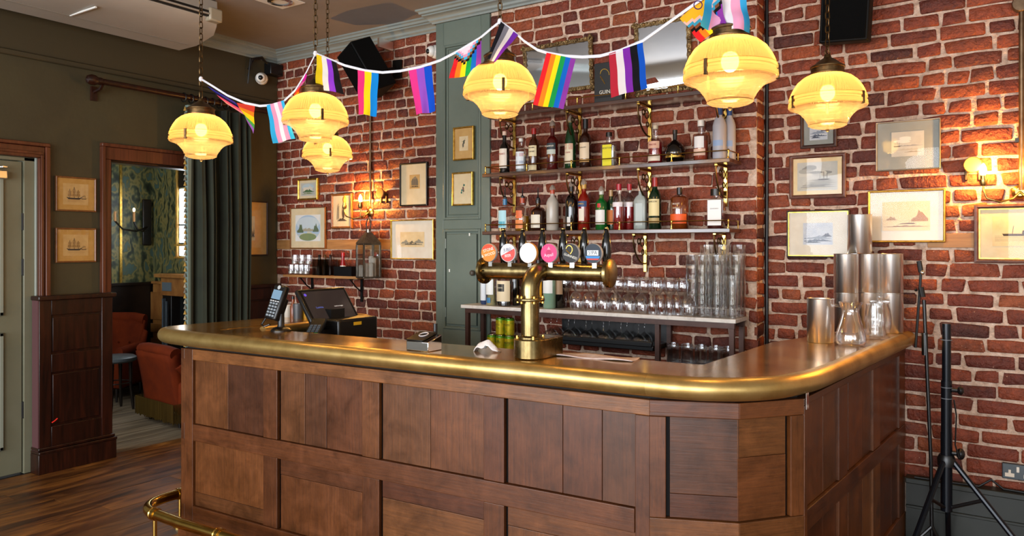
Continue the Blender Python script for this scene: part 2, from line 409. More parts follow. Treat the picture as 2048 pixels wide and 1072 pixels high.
cornice('trim_1', [((XL, -7.9), (1, 0)), ((XL, 0), (1, -1)), ((-3.475, 0), (-1, -1)), ((-3.475, YB-.02), (-1, -1)), ((XBR+.0, YB-.02), (1, -1)), ((XBR, 0), (1, -1)), ((3.4, 0), (0, -1))], 3.107, SAGED, 0)

# door at the far left and its architrave
def bars(name, m, boxes, parent=None, bevel=.004):
    mb = MB()
    for a, b in boxes: mb.box(a, b)
    o = mb.build(name, m, parent, bevel=bevel)
    if not parent: o['kind'] = 'structure'
    return o
DOORP = mat('putty_door_paint', [(.3,'#6c6a54'),(.7,'#777560')], rough=.42, nscale=3)
tr = bars('trim_2', ARCH, [((XL, -1.97, 0), (XL+.03, -1.935, DH)), ((XL, -3.02, DH+.0005), (XL+.03, -1.935, DH+.075))])
bars('moulding', ARCH, [((XL+.0, -1.9345, 0), (XL+.045, -1.905, DH+.0755)), ((XL, -3.02, DH+.076), (XL+.045, -1.905, DH+.1))], tr)
bars('bead', ARCH, [((XL+.03, -1.962, 0), (XL+.038, -1.945, DH+.02)), ((XL+.03, -3.02, DH+.0205), (XL+.038, -1.945, DH+.04))], tr, .003)
dr = bars('door_1', DOORP, [((XL-.07, -2.95, .01), (XL-.025, -2.052, DH-.03))], bevel=.003)
bars('jamb', DOORP, [((XL-.1, -2.046, 0), (XL-.012, -1.97, DH)), ((XL-.1, -2.95, DH-.026), (XL-.012, -1.97, DH))], dr)
bars('door_stop', mat('pale_grey_edge', '#9aa096', rough=.4), [((XL-.012, -1.982, 0), (XL+.002, -1.97, DH))], dr, .002)
for z0, z1 in ((1.05, 1.98), (.18, .94)):
    bars('panel_moulding', mat('grey_green_moulding', '#8b8f80', rough=.4), [((XL-.025, -2.19, z0), (XL-.008, -2.165, z1)), ((XL-.025, -2.84, z0), (XL-.008, -2.815, z1)), ((XL-.025, -2.84, z0), (XL-.008, -2.165, z0+.025)), ((XL-.025, -2.84, z1-.025), (XL-.008, -2.165, z1))], dr)
for z in (.42, 1.36, 1.66):
    MB().cyl((XL-.02, -2.05, z-.055), (XL-.02, -2.05, z+.055), .007, 8).box((XL-.03, -2.05, z-.05), (XL-.022, -2.02, z+.05)).build('hinge', BLACKM, dr)
cl = MB().box((XL-.02, -2.42, 1.93), (XL+.035, -2.16, 1.985)).build('door_closer', STEEL, dr, bevel=.006)
MB().box((XL+.0, -2.5, 2.0), (XL+.02, -2.16, 2.012)).box((XL-.01, -2.2, 2.0), (XL+.06, -2.17, 2.012)).build('closer_arm', STEEL, dr, bevel=.002)

# wide doorway to the back room: architrave and lining
tr = bars('trim_3', ARCH, [((XL, -1.534, 0), (XL+.028, -1.49, OH)), ((XL, -1.534, OH+.0005), (XL+.028, -.55, OH+.089)), ((XL, -.6, 0), (XL+.028, -.55, OH))])
bars('moulding', ARCH, [((XL, -1.56, 0), (XL+.042, -1.535, OH+.0895)), ((XL, -1.56, OH+.09), (XL+.042, -.54, OH+.115))], tr)
bars('lining', DARKW, [((XL-.125, -1.49, 0), (XL+.004, -1.474, OH)), ((XL-.125, -.616, 0), (XL+.004, -.6, OH)), ((XL-.125, -1.49, OH-.016), (XL+.004, -.6, OH))], tr)

# wainscot against the left wall, both sides of the doorway
def wains(nm, y0, y1, top, d):
    w = struct(nm, MB().box((XL, y0, 0), (XL+d-.016, y1, top-.03)), DARKW, bevel=.003)
    L = y1-y0; st = min(.075, L*.2)
    for a, b in ((0, st), (L-st, L)): MB().box((XL+d-.016, y0+a, .17), (XL+d, y0+b, top-.03)).build('stile', DARKW, w, bevel=.003)
    for a, b in ((.17, .3), (.66, .78), (top-.13, top-.03)): MB().box((XL+d-.016, y0+st+.001, a), (XL+d-.001, y1-st-.001, b)).build('rail', DARKW, w, bevel=.003)
    for a, b in ((.305, .655), (.785, top-.135)): MB().box((XL+d-.018, y0+st+.012, a+.01), (XL+d-.008, y1-st-.012, b-.01)).build('panel', DARKW, w, bevel=.004)
    MB().box((XL, y0-.012, top-.03), (XL+d+.022, y1+.02, top)).build('cap', DARKW, w, bevel=.006)
    MB().box((XL, y0-.012, 0), (XL+d+.02, y1+.018, .13)).build('plinth', DARKW, w, bevel=.003)
    MB().box((XL, y0-.012, .13), (XL+d+.026, y1+.022, .15)).box((XL, y0-.01, .152), (XL+d+.014, y1+.012, .172)).build('plinth_moulding', DARKW, w, bevel=.005)
    return w
w1 = wains('baseboard_left', -2.0, -1.517, 1.17, .094)
MB().box((XL+.01, -2.006, .0), (XL+.09, -1.998, 1.14)).build('lit_end_face', mat('lit_edge_plum', '#5b3a3c', rough=.45), w1)  # wainscot end face; the light it catches is put into the plum colour
MB().tube([(XL+.112, -1.93, .33), (XL+.112, -1.915, .337), (XL+.112, -1.895, .352)], .004, 6).build('red_tag', mat('red_cord', '#e2231a', rough=.4), w1)
wains('baseboard_corner', -.47, -.012, 1.17, .03)

# sage panelled cupboard boxed in beside the chimney breast
gx0, gx1, gy = -3.462, XBL, YB-.02
g = tag(MB().box((gx0, gy+.012, 0), (gx1, .0, 3.107)).build('panelled_cupboard', SAGE), 'tall sage green panelled cupboard built in between the two stretches of brick', 'cupboard')
def gbox(nm, x0, x1, z0, z1, y0, y1, m=SAGE, bevel=.003, par=g): return MB().box((x0, y0, z0), (x1, y1, z1)).build(nm, m, par, bevel=bevel)
zA = lambda v, u=930: PY(u, v, gy).z
gbox('stile', gx0, gx0+.07, 0, 3.107, gy, gy+.013); gbox('stile', gx1-.075, gx1, 0, 3.107, gy, gy+.013)
gbox('rail', gx0+.0705, gx1-.0755, zA(84), 3.107, gy, gy+.013); gbox('rail', gx0+.0705, gx1-.0755, zA(458), zA(439), gy, gy+.013); gbox('rail', gx0+.0705, gx1-.0755, 0, zA(660), gy, gy+.013)
def ring(nm, x0, x1, z0, z1, w, y0, y1, m=SAGE):
    MB().box((x0, y0, z0), (x0+w, y1, z1)).box((x1-w, y0, z0), (x1, y1, z1)).box((x0+w, y0, z0), (x1-w, y1, z0+w)).box((x0+w, y0, z1-w), (x1-w, y1, z1)).build(nm, m, g, bevel=.004)
ring('panel_moulding', gx0+.07, gx1-.075, zA(439), zA(84), .018, gy-.006, gy+.013)
ring('door_frame', gx0+.07, gx1-.075, zA(660), zA(458), .02, gy-.008, gy+.013)
ring('rim_bead', gx0+.1, gx1-.1, zA(430), zA(92), .008, gy+.004, gy+.013)  # thin bead in the same sage paint
dd = gbox('cupboard_door', gx0+.104, gx1-.108, zA(650), zA(468), gy-.008, gy+.01)
kx = PY(944, 546, gy-.03)
MB().lathe([(0, -.028), (.014, -.026), (.02, -.016), (.019, -.008), (.009, -.003), (.007, .012)], 16, M=Matrix.Rotation(radians(-90), 4, 'X'), o=(kx.x, gy-.016, kx.z)).build('knob', mat('dark_wood_knob', '#4b4238', rough=.3), dd)
for v in (487, 624):
    q = PY(895, v, gy); MB().cyl((gx0+.098, gy-.008, q.z-.035), (gx0+.098, gy-.008, q.z+.035), .005, 8).build('hinge', SAGE, dd)
for u, v in ((899, 541), (939, 469)): q = PY(u, v, gy-.008); MB().box((q.x-.005, gy-.0095, q.z-.01), (q.x+.005, gy-.008, q.z+.01)).build('catch_plate', WHITE, dd)

# ------------------------------------------------------------------ the back room seen through the doorway
def wallpaper(name, cs):
    m = bpy.data.materials.new(name); m.use_nodes = True; N = m.node_tree.nodes; L = m.node_tree.links; b = N['Principled BSDF']
    ge = N.new('ShaderNodeNewGeometry'); mp = N.new('ShaderNodeMapping'); mp.inputs['Scale'].default_value = (1,1,.7)
    L.new(ge.outputs['Position'], mp.inputs[0])
    n1 = N.new('ShaderNodeTexNoise'); n1.inputs['Scale'].default_value = 3.2; n1.inputs['Detail'].default_value = 2; n1.inputs['Distortion'].default_value = 3.5; L.new(mp.outputs[0], n1.inputs['Vector'])
    wv = N.new('ShaderNodeTexWave'); wv.inputs['Scale'].default_value = 3.0; wv.inputs['Distortion'].default_value = 14; wv.inputs['Detail'].default_value = 3; wv.inputs['Detail Scale'].default_value = 1.6; L.new(mp.outputs[0], wv.inputs['Vector'])
    ad = N.new('ShaderNodeMath'); ad.operation = 'MULTIPLY_ADD'; ad.inputs[1].default_value = .45; L.new(wv.outputs['Fac'], ad.inputs[0]); L.new(n1.outputs['Fac'], ad.inputs[2])
    cr = N.new('ShaderNodeValToRGB'); e = cr.color_ramp.elements
    while len(e) < len(cs): e.new(.5)
    for i, (p, c) in enumerate(cs): e[i].position = p; e[i].color = C(c)
    L.new(ad.outputs[0], cr.inputs[0]); L.new(cr.outputs[0], b.inputs['Base Color']); b.inputs['Roughness'].default_value = .45
    return m
WP = wallpaper('foliage_wallpaper', [(.3,'#12160c'),(.45,'#2c3220'),(.58,'#4c5236'),(.7,'#7a7346'),(.82,'#8a7a44'),(.92,'#5d5a34'),(1,'#4c6056')])
X2, Y2 = -7.84, .3
struct('wall_far', MB().box((X2-.1, -3.6, 0), (X2, Y2, 3.0)), WP)
struct('wall_far_back', MB().box((X2, Y2, 0), (XL-.12, Y2+.1, 3.0)), WP)
struct('wall_far_front', MB().box((X2, -3.7, 0), (XL-.12, -3.6, 3.0)), OFFW)
DKB = mat('ebonised_wood', [(.3,'#0d0806'),(.7,'#1f130c')], rough=.3, nscale=8)
OAKP = mat('honey_oak', [(.3,'#8a5226'),(.6,'#b57a3e'),(.8,'#c98f50')], scale=(2,8,1), rough=.35, nscale=3)
pd_ = struct('trim_5', MB().box((X2, -3.6, 0), (X2+.03, Y2, 1.08)), DKB)
MB().box((X2, -3.6, 1.08), (X2+.06, Y2, 1.11)).build('cap', DKB, pd_, bevel=.004)
xa = PY(300, 600, Y2).x; xb = PY(346, 600, Y2).x
p6 = struct('trim_4', MB().box((X2+.06, Y2-.03, 0), (xb, Y2, 1.09)), OAKP)
MB().box((X2+.06, Y2-.055, 1.09), (xb, Y2, 1.12)).build('cap', OAKP, p6, bevel=.004)
for z0, z1 in ((.1, .5), (.56, .66), (.7, 1.0)): MB().box((xa+.08, Y2-.044, z0), (xb-.05, Y2-.03, z1)).build('panel', OAKP, p6, bevel=.006)
# ------------------------------------------------------------------ the bar: oak front, brass top, foot rail
TOP = 1.06; RN = .04
WA, WBp, WC, WD, WE = (-3.588, -2.088), (-1.03, -1.975), (-.755, -1.862), (-.59, -1.66), (-.445, -.004)
def oak(name, sc, val=1.0):
    m = bpy.data.materials.new(name); m.use_nodes = True; N = m.node_tree.nodes; L = m.node_tree.links; b = N['Principled BSDF']
    tc = N.new('ShaderNodeTexCoord'); oi = N.new('ShaderNodeObjectInfo'); ml = N.new('ShaderNodeMath'); ml.operation = 'MULTIPLY'; ml.inputs[1].default_value = 31.7
    cb = N.new('ShaderNodeCombineXYZ'); ad = N.new('ShaderNodeVectorMath'); L.new(oi.outputs['Random'], ml.inputs[0])
    for i in range(3): L.new(ml.outputs[0], cb.inputs[i])
    L.new(tc.outputs['Object'], ad.inputs[0]); L.new(cb.outputs[0], ad.inputs[1])
    cr = N.new('ShaderNodeValToRGB'); e = cr.color_ramp.elements; cs = ['#512a13', '#6b3a19', '#5a2d14', '#7a4620', '#633316', '#845026', '#4e2812']
    while len(e) < len(cs): e.new(.5)
    for i, c in enumerate(cs): e[i].position = i/(len(cs)-1); e[i].color = tuple(x*val for x in C(c)[:3]) + (1,)
    L.new(oi.outputs['Random'], cr.inputs[0]); col = cr.outputs[0]
    def layer(col, scale, ns, det, lo, hi, p0, p1, dist=0.0):
        mp = N.new('ShaderNodeMapping'); mp.inputs['Scale'].default_value = scale; L.new(ad.outputs[0], mp.inputs[0])
        no = N.new('ShaderNodeTexNoise'); no.inputs['Scale'].default_value = ns; no.inputs['Detail'].default_value = det; no.inputs['Roughness'].default_value = .65; no.inputs['Distortion'].default_value = dist; L.new(mp.outputs[0], no.inputs['Vector'])
        mr = N.new('ShaderNodeMapRange'); mr.inputs['From Min'].default_value = p0; mr.inputs['From Max'].default_value = p1; mr.inputs['To Min'].default_value = lo; mr.inputs['To Max'].default_value = hi; L.new(no.outputs['Fac'], mr.inputs[0])
        mx = N.new('ShaderNodeMix'); mx.data_type = 'RGBA'; mx.blend_type = 'MULTIPLY'; mx.inputs[0].default_value = 1; L.new(col, mx.inputs[6]); L.new(mr.outputs[0], mx.inputs[7]); return mx.outputs[2], no.outputs['Fac']
    col, f1 = layer(col, (1, 1, 1), 7, 5, .55, 1.25, .3, .7, .6)
    col, f2 = layer(col, sc, 14, 6, .72, 1.2, .3, .7)
    col, f3 = layer(col, tuple(x*3 for x in sc), 16, 3, .45, 1.0, .28, .42)
    L.new(col, b.inputs['Base Color']); mr = N.new('ShaderNodeMapRange'); mr.inputs['To Min'].default_value = .2; mr.inputs['To Max'].default_value = .5; L.new(f1, mr.inputs[0]); L.new(mr.outputs[0], b.inputs['Roughness'])
    bp = N.new('ShaderNodeBump'); bp.inputs['Strength'].default_value = .25; bp.inputs['Distance'].default_value = .002; L.new(f2, bp.inputs['Height']); L.new(bp.outputs[0], b.inputs['Normal']); return m
OAKV = oak('bar_oak_upright', (8, 8, .35), .74); OAKH = oak('bar_oak_level', (.35, 8, 8), .76); OAKR = oak('bar_oak_rail', (.35, 8, 8), .84); OAKS = oak('bar_oak_stile', (8, 8, .35), .74)
bar = thing('panelled_bar', 'dark oak bar faced with framed panels, standing on the floor boards', 'bar')
def fM(a, b): e = Vector((b[0]-a[0], b[1]-a[1], 0)).normalized(); return frame_M((a[0], a[1], 0), e, (0,0,1)), (Vector(b)-Vector(a)).length
def sU(u, v, a, b): return (PL(u, v, a, b) - Vector((a[0], a[1], 0))).dot(Vector((b[0]-a[0], b[1]-a[1], 0)).normalized())
def piece(nm, fm, s0, s1, z0, z1, dep, th, m, bevel=.0025):
    o = MB().box((s0, z0, dep-th), (s1, z1, dep)).build(nm, m, bar, smooth=0, bevel=bevel)
    # local axes: x along, y up, z out  -> turn into the face's frame; wood grain reads object x / z
    o.data.transform(Matrix(((1,0,0,0),(0,0,-1,0),(0,1,0,0),(0,0,0,1))))
    e = Vector((fm[0][0], fm[1][0], 0)); o.location = (fm[0][3], fm[1][3], 0); o.rotation_euler = (0, 0, math.atan2(e.y, e.x)); return o
Z = dict(t0=.915, t1=.97, m0=.50, m1=.585, b0=.03, b1=.165)
BACK = flat('#0c0603', .8)
# core behind the panels so that gaps read black
core = [WA, WBp, WC, WD, WE, (WE[0]-.16, WE[1]), (WD[0]-.2, WD[1]+.12), (WC[0]-.12, WC[1]+.2), (WBp[0]-.05, WBp[1]+.2), (WA[0], WA[1]+.2)]
inner = [(p[0]-.0 , p[1]) for p in core]
cc = Vector((-1.6, -1.2)); 
MB().prism([(WA[0]+.012, WA[1]+.03), (WBp[0]-.01, WBp[1]+.03), (WC[0]-.025, WC[1]+.025), (WD[0]-.03, WD[1]+.02), (WE[0]-.03, WE[1]), (WE[0]-.2, WE[1]), (WD[0]-.24, WD[1]+.1), (WBp[0]-.02, WBp[1]+.22), (WA[0]+.012, WA[1]+.2)], .02, .99).build('carcass', BACK, bar, smooth=0)
MB().box((WA[0]+.012, WA[1]+.2, .02), (WA[0]+.2, -.98, .99)).build('carcass', BACK, bar, smooth=0)
fm, Lf = fM(WA, WBp)
q = lambda u, v=760: sU(u, v, WA, WBp)
# (panel boards u-edges, stile right edge) for the upper and lower rows
cols = [([386, 452, 525], 553), ([557, 606, 649, 723], 757), ([761, 857, 966], 1007), ([1012, 1122, 1201, 1269], None)]
piece('stile', fm, 0, q(385), Z['b0'], Z['t1'], 0, .03, OAKS)
piece('rail', fm, q(385)+.001, Lf, Z['t0'], Z['t1'], .001, .03, OAKR)
piece('rail', fm, q(385)+.001, q(1269), Z['m0'], Z['m1'], .001, .03, OAKR)
piece('rail', fm, q(385)+.001, Lf, Z['b0'], Z['b1'], .001, .03, OAKR)
piece('stile', fm, q(1270), Lf, Z['b1']+.001, Z['t0']-.001, .0, .03, OAKS)
for us, st in cols:
    for a, b in zip(us, us[1:]): piece('panel_board', fm, q(a)+.0015, q(b)-.0005, Z['m1']+.002, Z['t0']-.002, -.012 - random.uniform(0, .002), .01, OAKV, .0015)
    s0, s1 = q(us[0]), q(us[-1])
    zc = Z['b1'] + (.07 if us[0] == 386 else .22)
    if us[0] == 386: piece('panel_board', fm, s0+.001, s1, Z['b1']+.002, zc-.0005, -.012, .01, OAKH, .0015); piece('panel_board', fm, s0+.001, s1, zc+.0005, Z['m0']-.002, -.013, .01, OAKV, .0015)
    else: piece('panel_board', fm, s0+.001, s1, Z['m0']-.075, Z['m0']-.002, -.012, .01, OAKH, .0015); piece('panel_board', fm, s0+.001, s1, Z['b1']+.002, Z['m0']-.077, -.0135, .01, OAKV if us[0] != 761 else OAKH, .0015)
    if st:
        for z0, z1 in ((Z['m1'], Z['t0']), (Z['b1'], Z['m0'])): piece('stile', fm, q(us[-1])+.0005, q(st), z0+.001, z1-.001, -.003, .02, OAKS)
piece('skirting', fm, -.004, Lf+.004, 0, .045, .016, .03, OAKR)
# two canted faces round the corner, then the side running to the brick wall
for (a, b, lo, hi) in ((WBp, WC, .12, 0), (WC, WD, 0, .16)):
    f2, L2 = fM(a, b); w0 = .07 if lo else .0; w1 = .07 if hi else .0
    piece('rail', f2, 0, L2, Z['t0'], Z['t1'], 0, .03, OAKR); piece('rail', f2, 0, L2, Z['m0']-.02, Z['m1']-.02, 0, .03, OAKR); piece('rail', f2, 0, L2, 0, Z['b1'], 0, .03, OAKR)
    for z0, z1 in ((Z['m1']-.02, Z['t0']), (Z['b1'], Z['m0']-.02)):
        if lo: piece('stile', f2, 0, .055, z0+.001, z1-.001, -.001, .025, OAKS)
        if hi: piece('stile', f2, L2-.055, L2, z0+.001, z1-.001, -.001, .025, OAKS)
        x0 = .068 if lo else .001; x1 = L2-.068 if hi else L2-.001; zm = z0 + (z1-z0)*(.24 if lo else .62)
        piece('panel_board', f2, x0, x1, z0+.002, zm-.0005, -.012, .008, OAKH, .0015); piece('panel_board', f2, x0, x1, zm+.0005, z1-.002, -.013, .008, OAKH, .0015)
fs_, Ls = fM(WD, WE); qs = lambda u: sU(u, 850, WD, WE)
piece('rail', fs_, 0, Ls, .945, Z['t1'], 0, .03, OAKR); piece('rail', fs_, .0, Ls, Z['m0']-.0, Z['m1']-.01, 0, .03, OAKR); piece('rail', fs_, 0, Ls, 0, .12, 0, .03, OAKR)
piece('stile', fs_, 0, .03, .121, .944, .001, .03, OAKS)
for z0, z1 in ((Z['m1']-.01, .945), (.12, Z['m0'])):
    for us, st in (([1618, 1653, 1680], 1697), ([1703, 1731, 1748], 1762), ([1766, 1788, 1800], 1812)):
        for a, b in zip(us, us[1:]): piece('panel_board', fs_, qs(a)+.0015, qs(b)-.0005, z0+.002, z1-.002, -.012-random.uniform(0, .002), .01, OAKV, .0015)
        piece('stile', fs_, qs(us[-1])+.0005, min(qs(st), Ls), z0+.001, z1-.001, -.003, .02, OAKS)
piece('tab', fM(WD, WE)[0], .004, .03, .93, .99, .006, .004, CHROME)
# left return of the bar (turned away from the camera)
f4, L4 = fM((WA[0], -.98), WA)
piece('rail', f4, 0, L4, Z['t0'], Z['t1'], 0, .03, OAKR); piece('rail', f4, 0, L4, Z['m0'], Z['m1'], 0, .03, OAKR); piece('rail', f4, 0, L4, 0, Z['b1'], 0, .03, OAKR)
for k in range(4):
    piece('panel_board', f4, L4*k/4+.04, L4*(k+1)/4-.002, Z['m1'], Z['t0'], -.012, .01, OAKV); piece('panel_board', f4, L4*k/4+.04, L4*(k+1)/4-.002, Z['b1'], Z['m0'], -.012, .01, OAKV); piece('stile', f4, L4*k/4, L4*k/4+.038, Z['b1'], Z['t0'], 0, .03, OAKS)

# brass counter top
def arc(c, r, a0, a1, n): return [(c[0]+r*cos(radians(a0+(a1-a0)*i/n)), c[1]+r*sin(radians(a0+(a1-a0)*i/n))) for i in range(n+1)]
def smooth_path(pts, it=3):
    for _ in range(it):
        o = [pts[0]]
        for a, b in zip(pts, pts[1:]): o += [(a[0]*.75+b[0]*.25, a[1]*.75+b[1]*.25), (a[0]*.25+b[0]*.75, a[1]*.25+b[1]*.75)]
        pts = o + [pts[-1]]
    return pts
# outer edge of the nosing seen in plan, left leg end -> front -> corner -> brick wall
corner_l = smooth_path([(-3.86, -1.72), (-3.895, -2.01), (-3.80, -2.105), (-3.45, -2.118)], 3)
corner_r = smooth_path([(-1.12, -2.012), (-.86, -2.0), (-.65, -1.86), (-.555, -1.62), (-.53, -1.42)], 3)
outer = [(-3.76, -1.0)] + corner_l + [(-2.6, -2.081)] + corner_r + [(-.396, -.016)]
def offset(path, d):
    o = []
    for i, p in enumerate(path):
        a = path[max(i-1, 0)]; b = path[min(i+1, len(path)-1)]; t = Vector((b[0]-a[0], b[1]-a[1])).normalized(); o.append((p[0]-t.y*d, p[1]+t.x*d))
    return o
axis = offset(outer, RN)
top = thing('bar_counter_top', 'long brass counter top with rounded edge covering the panelled bar', 'counter')
def counter_mat():
    m = mat('counter_brass', [(.3,'#a0743a'),(.48,'#c4944e'),(.62,'#dab066'),(.8,'#ecc888')], scale=(1.2,1.2,1.2), rough=.17, metal=.8, nscale=3.2, detail=6, rvar=.07)
    return m
inner_edge = [(-.64, -.016), (-.905, -.87), (-.945, -1.68), (-1.2, -1.69), (-2.2, -1.735), (-3.30, -1.80), (-3.30, -1.0)]
pl = axis[::-1]
bm_ = MB(); poly = axis + inner_edge
bm_.prism(poly, TOP-.045, TOP)
bm_.build('counter_surface', counter_mat(), top, smooth=0, bevel=.003)
NOSE = mat('nosing_brass', [(.3,'#a58448'),(.5,'#c3a262'),(.75,'#d8bb7c')], scale=(1.5,1.5,1.5), rough=.34, metal=.85, nscale=3.5, rvar=.06, detail=6)
cut = min(range(len(axis)), key=lambda i: (axis[i][0]+1.03)**2 + (axis[i][1]+1.97)**2)
MB().tube([(p[0], p[1], TOP-RN) for p in axis[:cut+1]], RN, 24).build('nosing', NOSE, top, smooth=60)
MB().tube([(p[0], p[1], TOP-RN) for p in axis[cut:]], RN-.0004, 24).build('nosing', NOSE, top, smooth=60)
MB().tube([(-3.30, -1.80, TOP-.02), (-3.30, -1.06, TOP-.02), (-3.32, -1.0, TOP-.02), (-3.38, -.975, TOP-.02), (-3.72, -.975, TOP-.02)], .034, 14).build('inner_nosing', NOSE, top, smooth=60)
MB().box((-3.452, -1.95, TOP-.001), (-3.444, -1.02, TOP+.0015)).build('seam_strip', BRASSB, top)

# lower working surface behind the front counter
wk = thing('work_counter', 'low brown work surface running behind the front of the bar', 'counter')
MB().box((-3.26, -1.76, .86), (-.98, -1.22, .89)).build('worktop', mat('brown_laminate', [(.3,'#3c2415'),(.7,'#5d3a21')], rough=.3, nscale=4), wk, bevel=.003)
for x in (-3.2, -2.45, -1.75, -1.05): MB().box((x-.03, -1.7, 0), (x+.03, -1.3, .86)).build('support', flat('#241710'), wk)

# foot rail
fr = thing('foot_rail', 'polished brass foot rail curving round the left foot of the bar', 'foot rail')
rp = [(-3.70, -1.0)] + [(-3.70, -1.6)] + smooth_path([(-3.70, -1.9), (-3.70, -2.27), (-3.3, -2.275)], 3) + [(-2.2, -2.225), (-1.25, -2.18)] + smooth_path([(-1.1, -2.17), (-.75, -2.12), (-.47, -1.85), (-.4, -1.5)], 2)
MB().tube([(p[0], p[1], .175) for p in rp], .0255, 18).build('rail', BRASSB, fr, smooth=60)
for x, y, hx, hy in ((-3.70, -2.02, 1, 0), (-3.52, -2.272, 0, 1), (-3.02, -2.262, 0, 1), (-2.2, -2.225, 0, 1), (-1.3, -2.182, 0, 1)):
    k = MB().lathe([(.0, 0), (.036, 0), (.036, .006), (.018, .012), (.0105, .02), (.0105, .15)], 14, o=(x, y, 0)).build('post', BRASSB, fr)
    M_ = Matrix.Rotation(radians(90), 4, 'X') if hx else Matrix.Rotation(radians(90), 4, 'Y')
    MB().lathe([(.0262, -.018), (.031, -.018), (.031, -.012), (.028, -.008), (.028, .008), (.031, .012), (.031, .018), (.0262, .018)], 16, M=M_, o=(x, y, .175)).build('collar', BRASSB, k)
# ------------------------------------------------------------------ pendant lamps on chains
def shade_mat(name, tcol, lcol, mixf, gl):
    m = bpy.data.materials.new(name); m.use_nodes = True; N = m.node_tree.nodes; L = m.node_tree.links; N.remove(N['Principled BSDF']); out = N['Material Output']
    tp = N.new('ShaderNodeBsdfTransparent'); tp.inputs[0].default_value = C(tcol)
    tl = N.new('ShaderNodeBsdfTranslucent'); tl.inputs[0].default_value = C(lcol)
    m1 = N.new('ShaderNodeMixShader'); m1.inputs[0].default_value = mixf; L.new(tp.outputs[0], m1.inputs[1]); L.new(tl.outputs[0], m1.inputs[2])
    g = N.new('ShaderNodeBsdfGlossy'); g.inputs['Roughness'].default_value = .08
    lw = N.new('ShaderNodeLayerWeight'); lw.inputs[0].default_value = .2; mr = N.new('ShaderNodeMapRange'); mr.inputs['To Min'].default_value = .02; mr.inputs['To Max'].default_value = gl
    L.new(lw.outputs['Facing'], mr.inputs[0])
    m2 = N.new('ShaderNodeMixShader'); L.new(mr.outputs[0], m2.inputs[0]); L.new(m1.outputs[0], m2.inputs[1]); L.new(g.outputs[0], m2.inputs[2]); L.new(m2.outputs[0], out.inputs[0]); return m
DOME = shade_mat('amber_prismatic_dome', '#ffdc78', (.165, .094, .034), .86, .3)
BOWL = shade_mat('amber_prismatic_bowl', '#ffeab0', (.15, .097, .046), .62, .5)
def glow_mat(name, col, s):        # a lit bulb: gives off light and lets the filament's own light through its glass
    m = bpy.data.materials.new(name); m.use_nodes = True; N = m.node_tree.nodes; L = m.node_tree.links; N.remove(N['Principled BSDF'])
    e = N.new('ShaderNodeEmission'); e.inputs[0].default_value = C(col); e.inputs[1].default_value = s; t = N.new('ShaderNodeBsdfTransparent'); a = N.new('ShaderNodeAddShader')
    L.new(e.outputs[0], a.inputs[0]); L.new(t.outputs[0], a.inputs[1]); L.new(a.outputs[0], N['Material Output'].inputs[0]); return m
BULB = glow_mat('lit_bulb', '#ffdc98', 16.0)
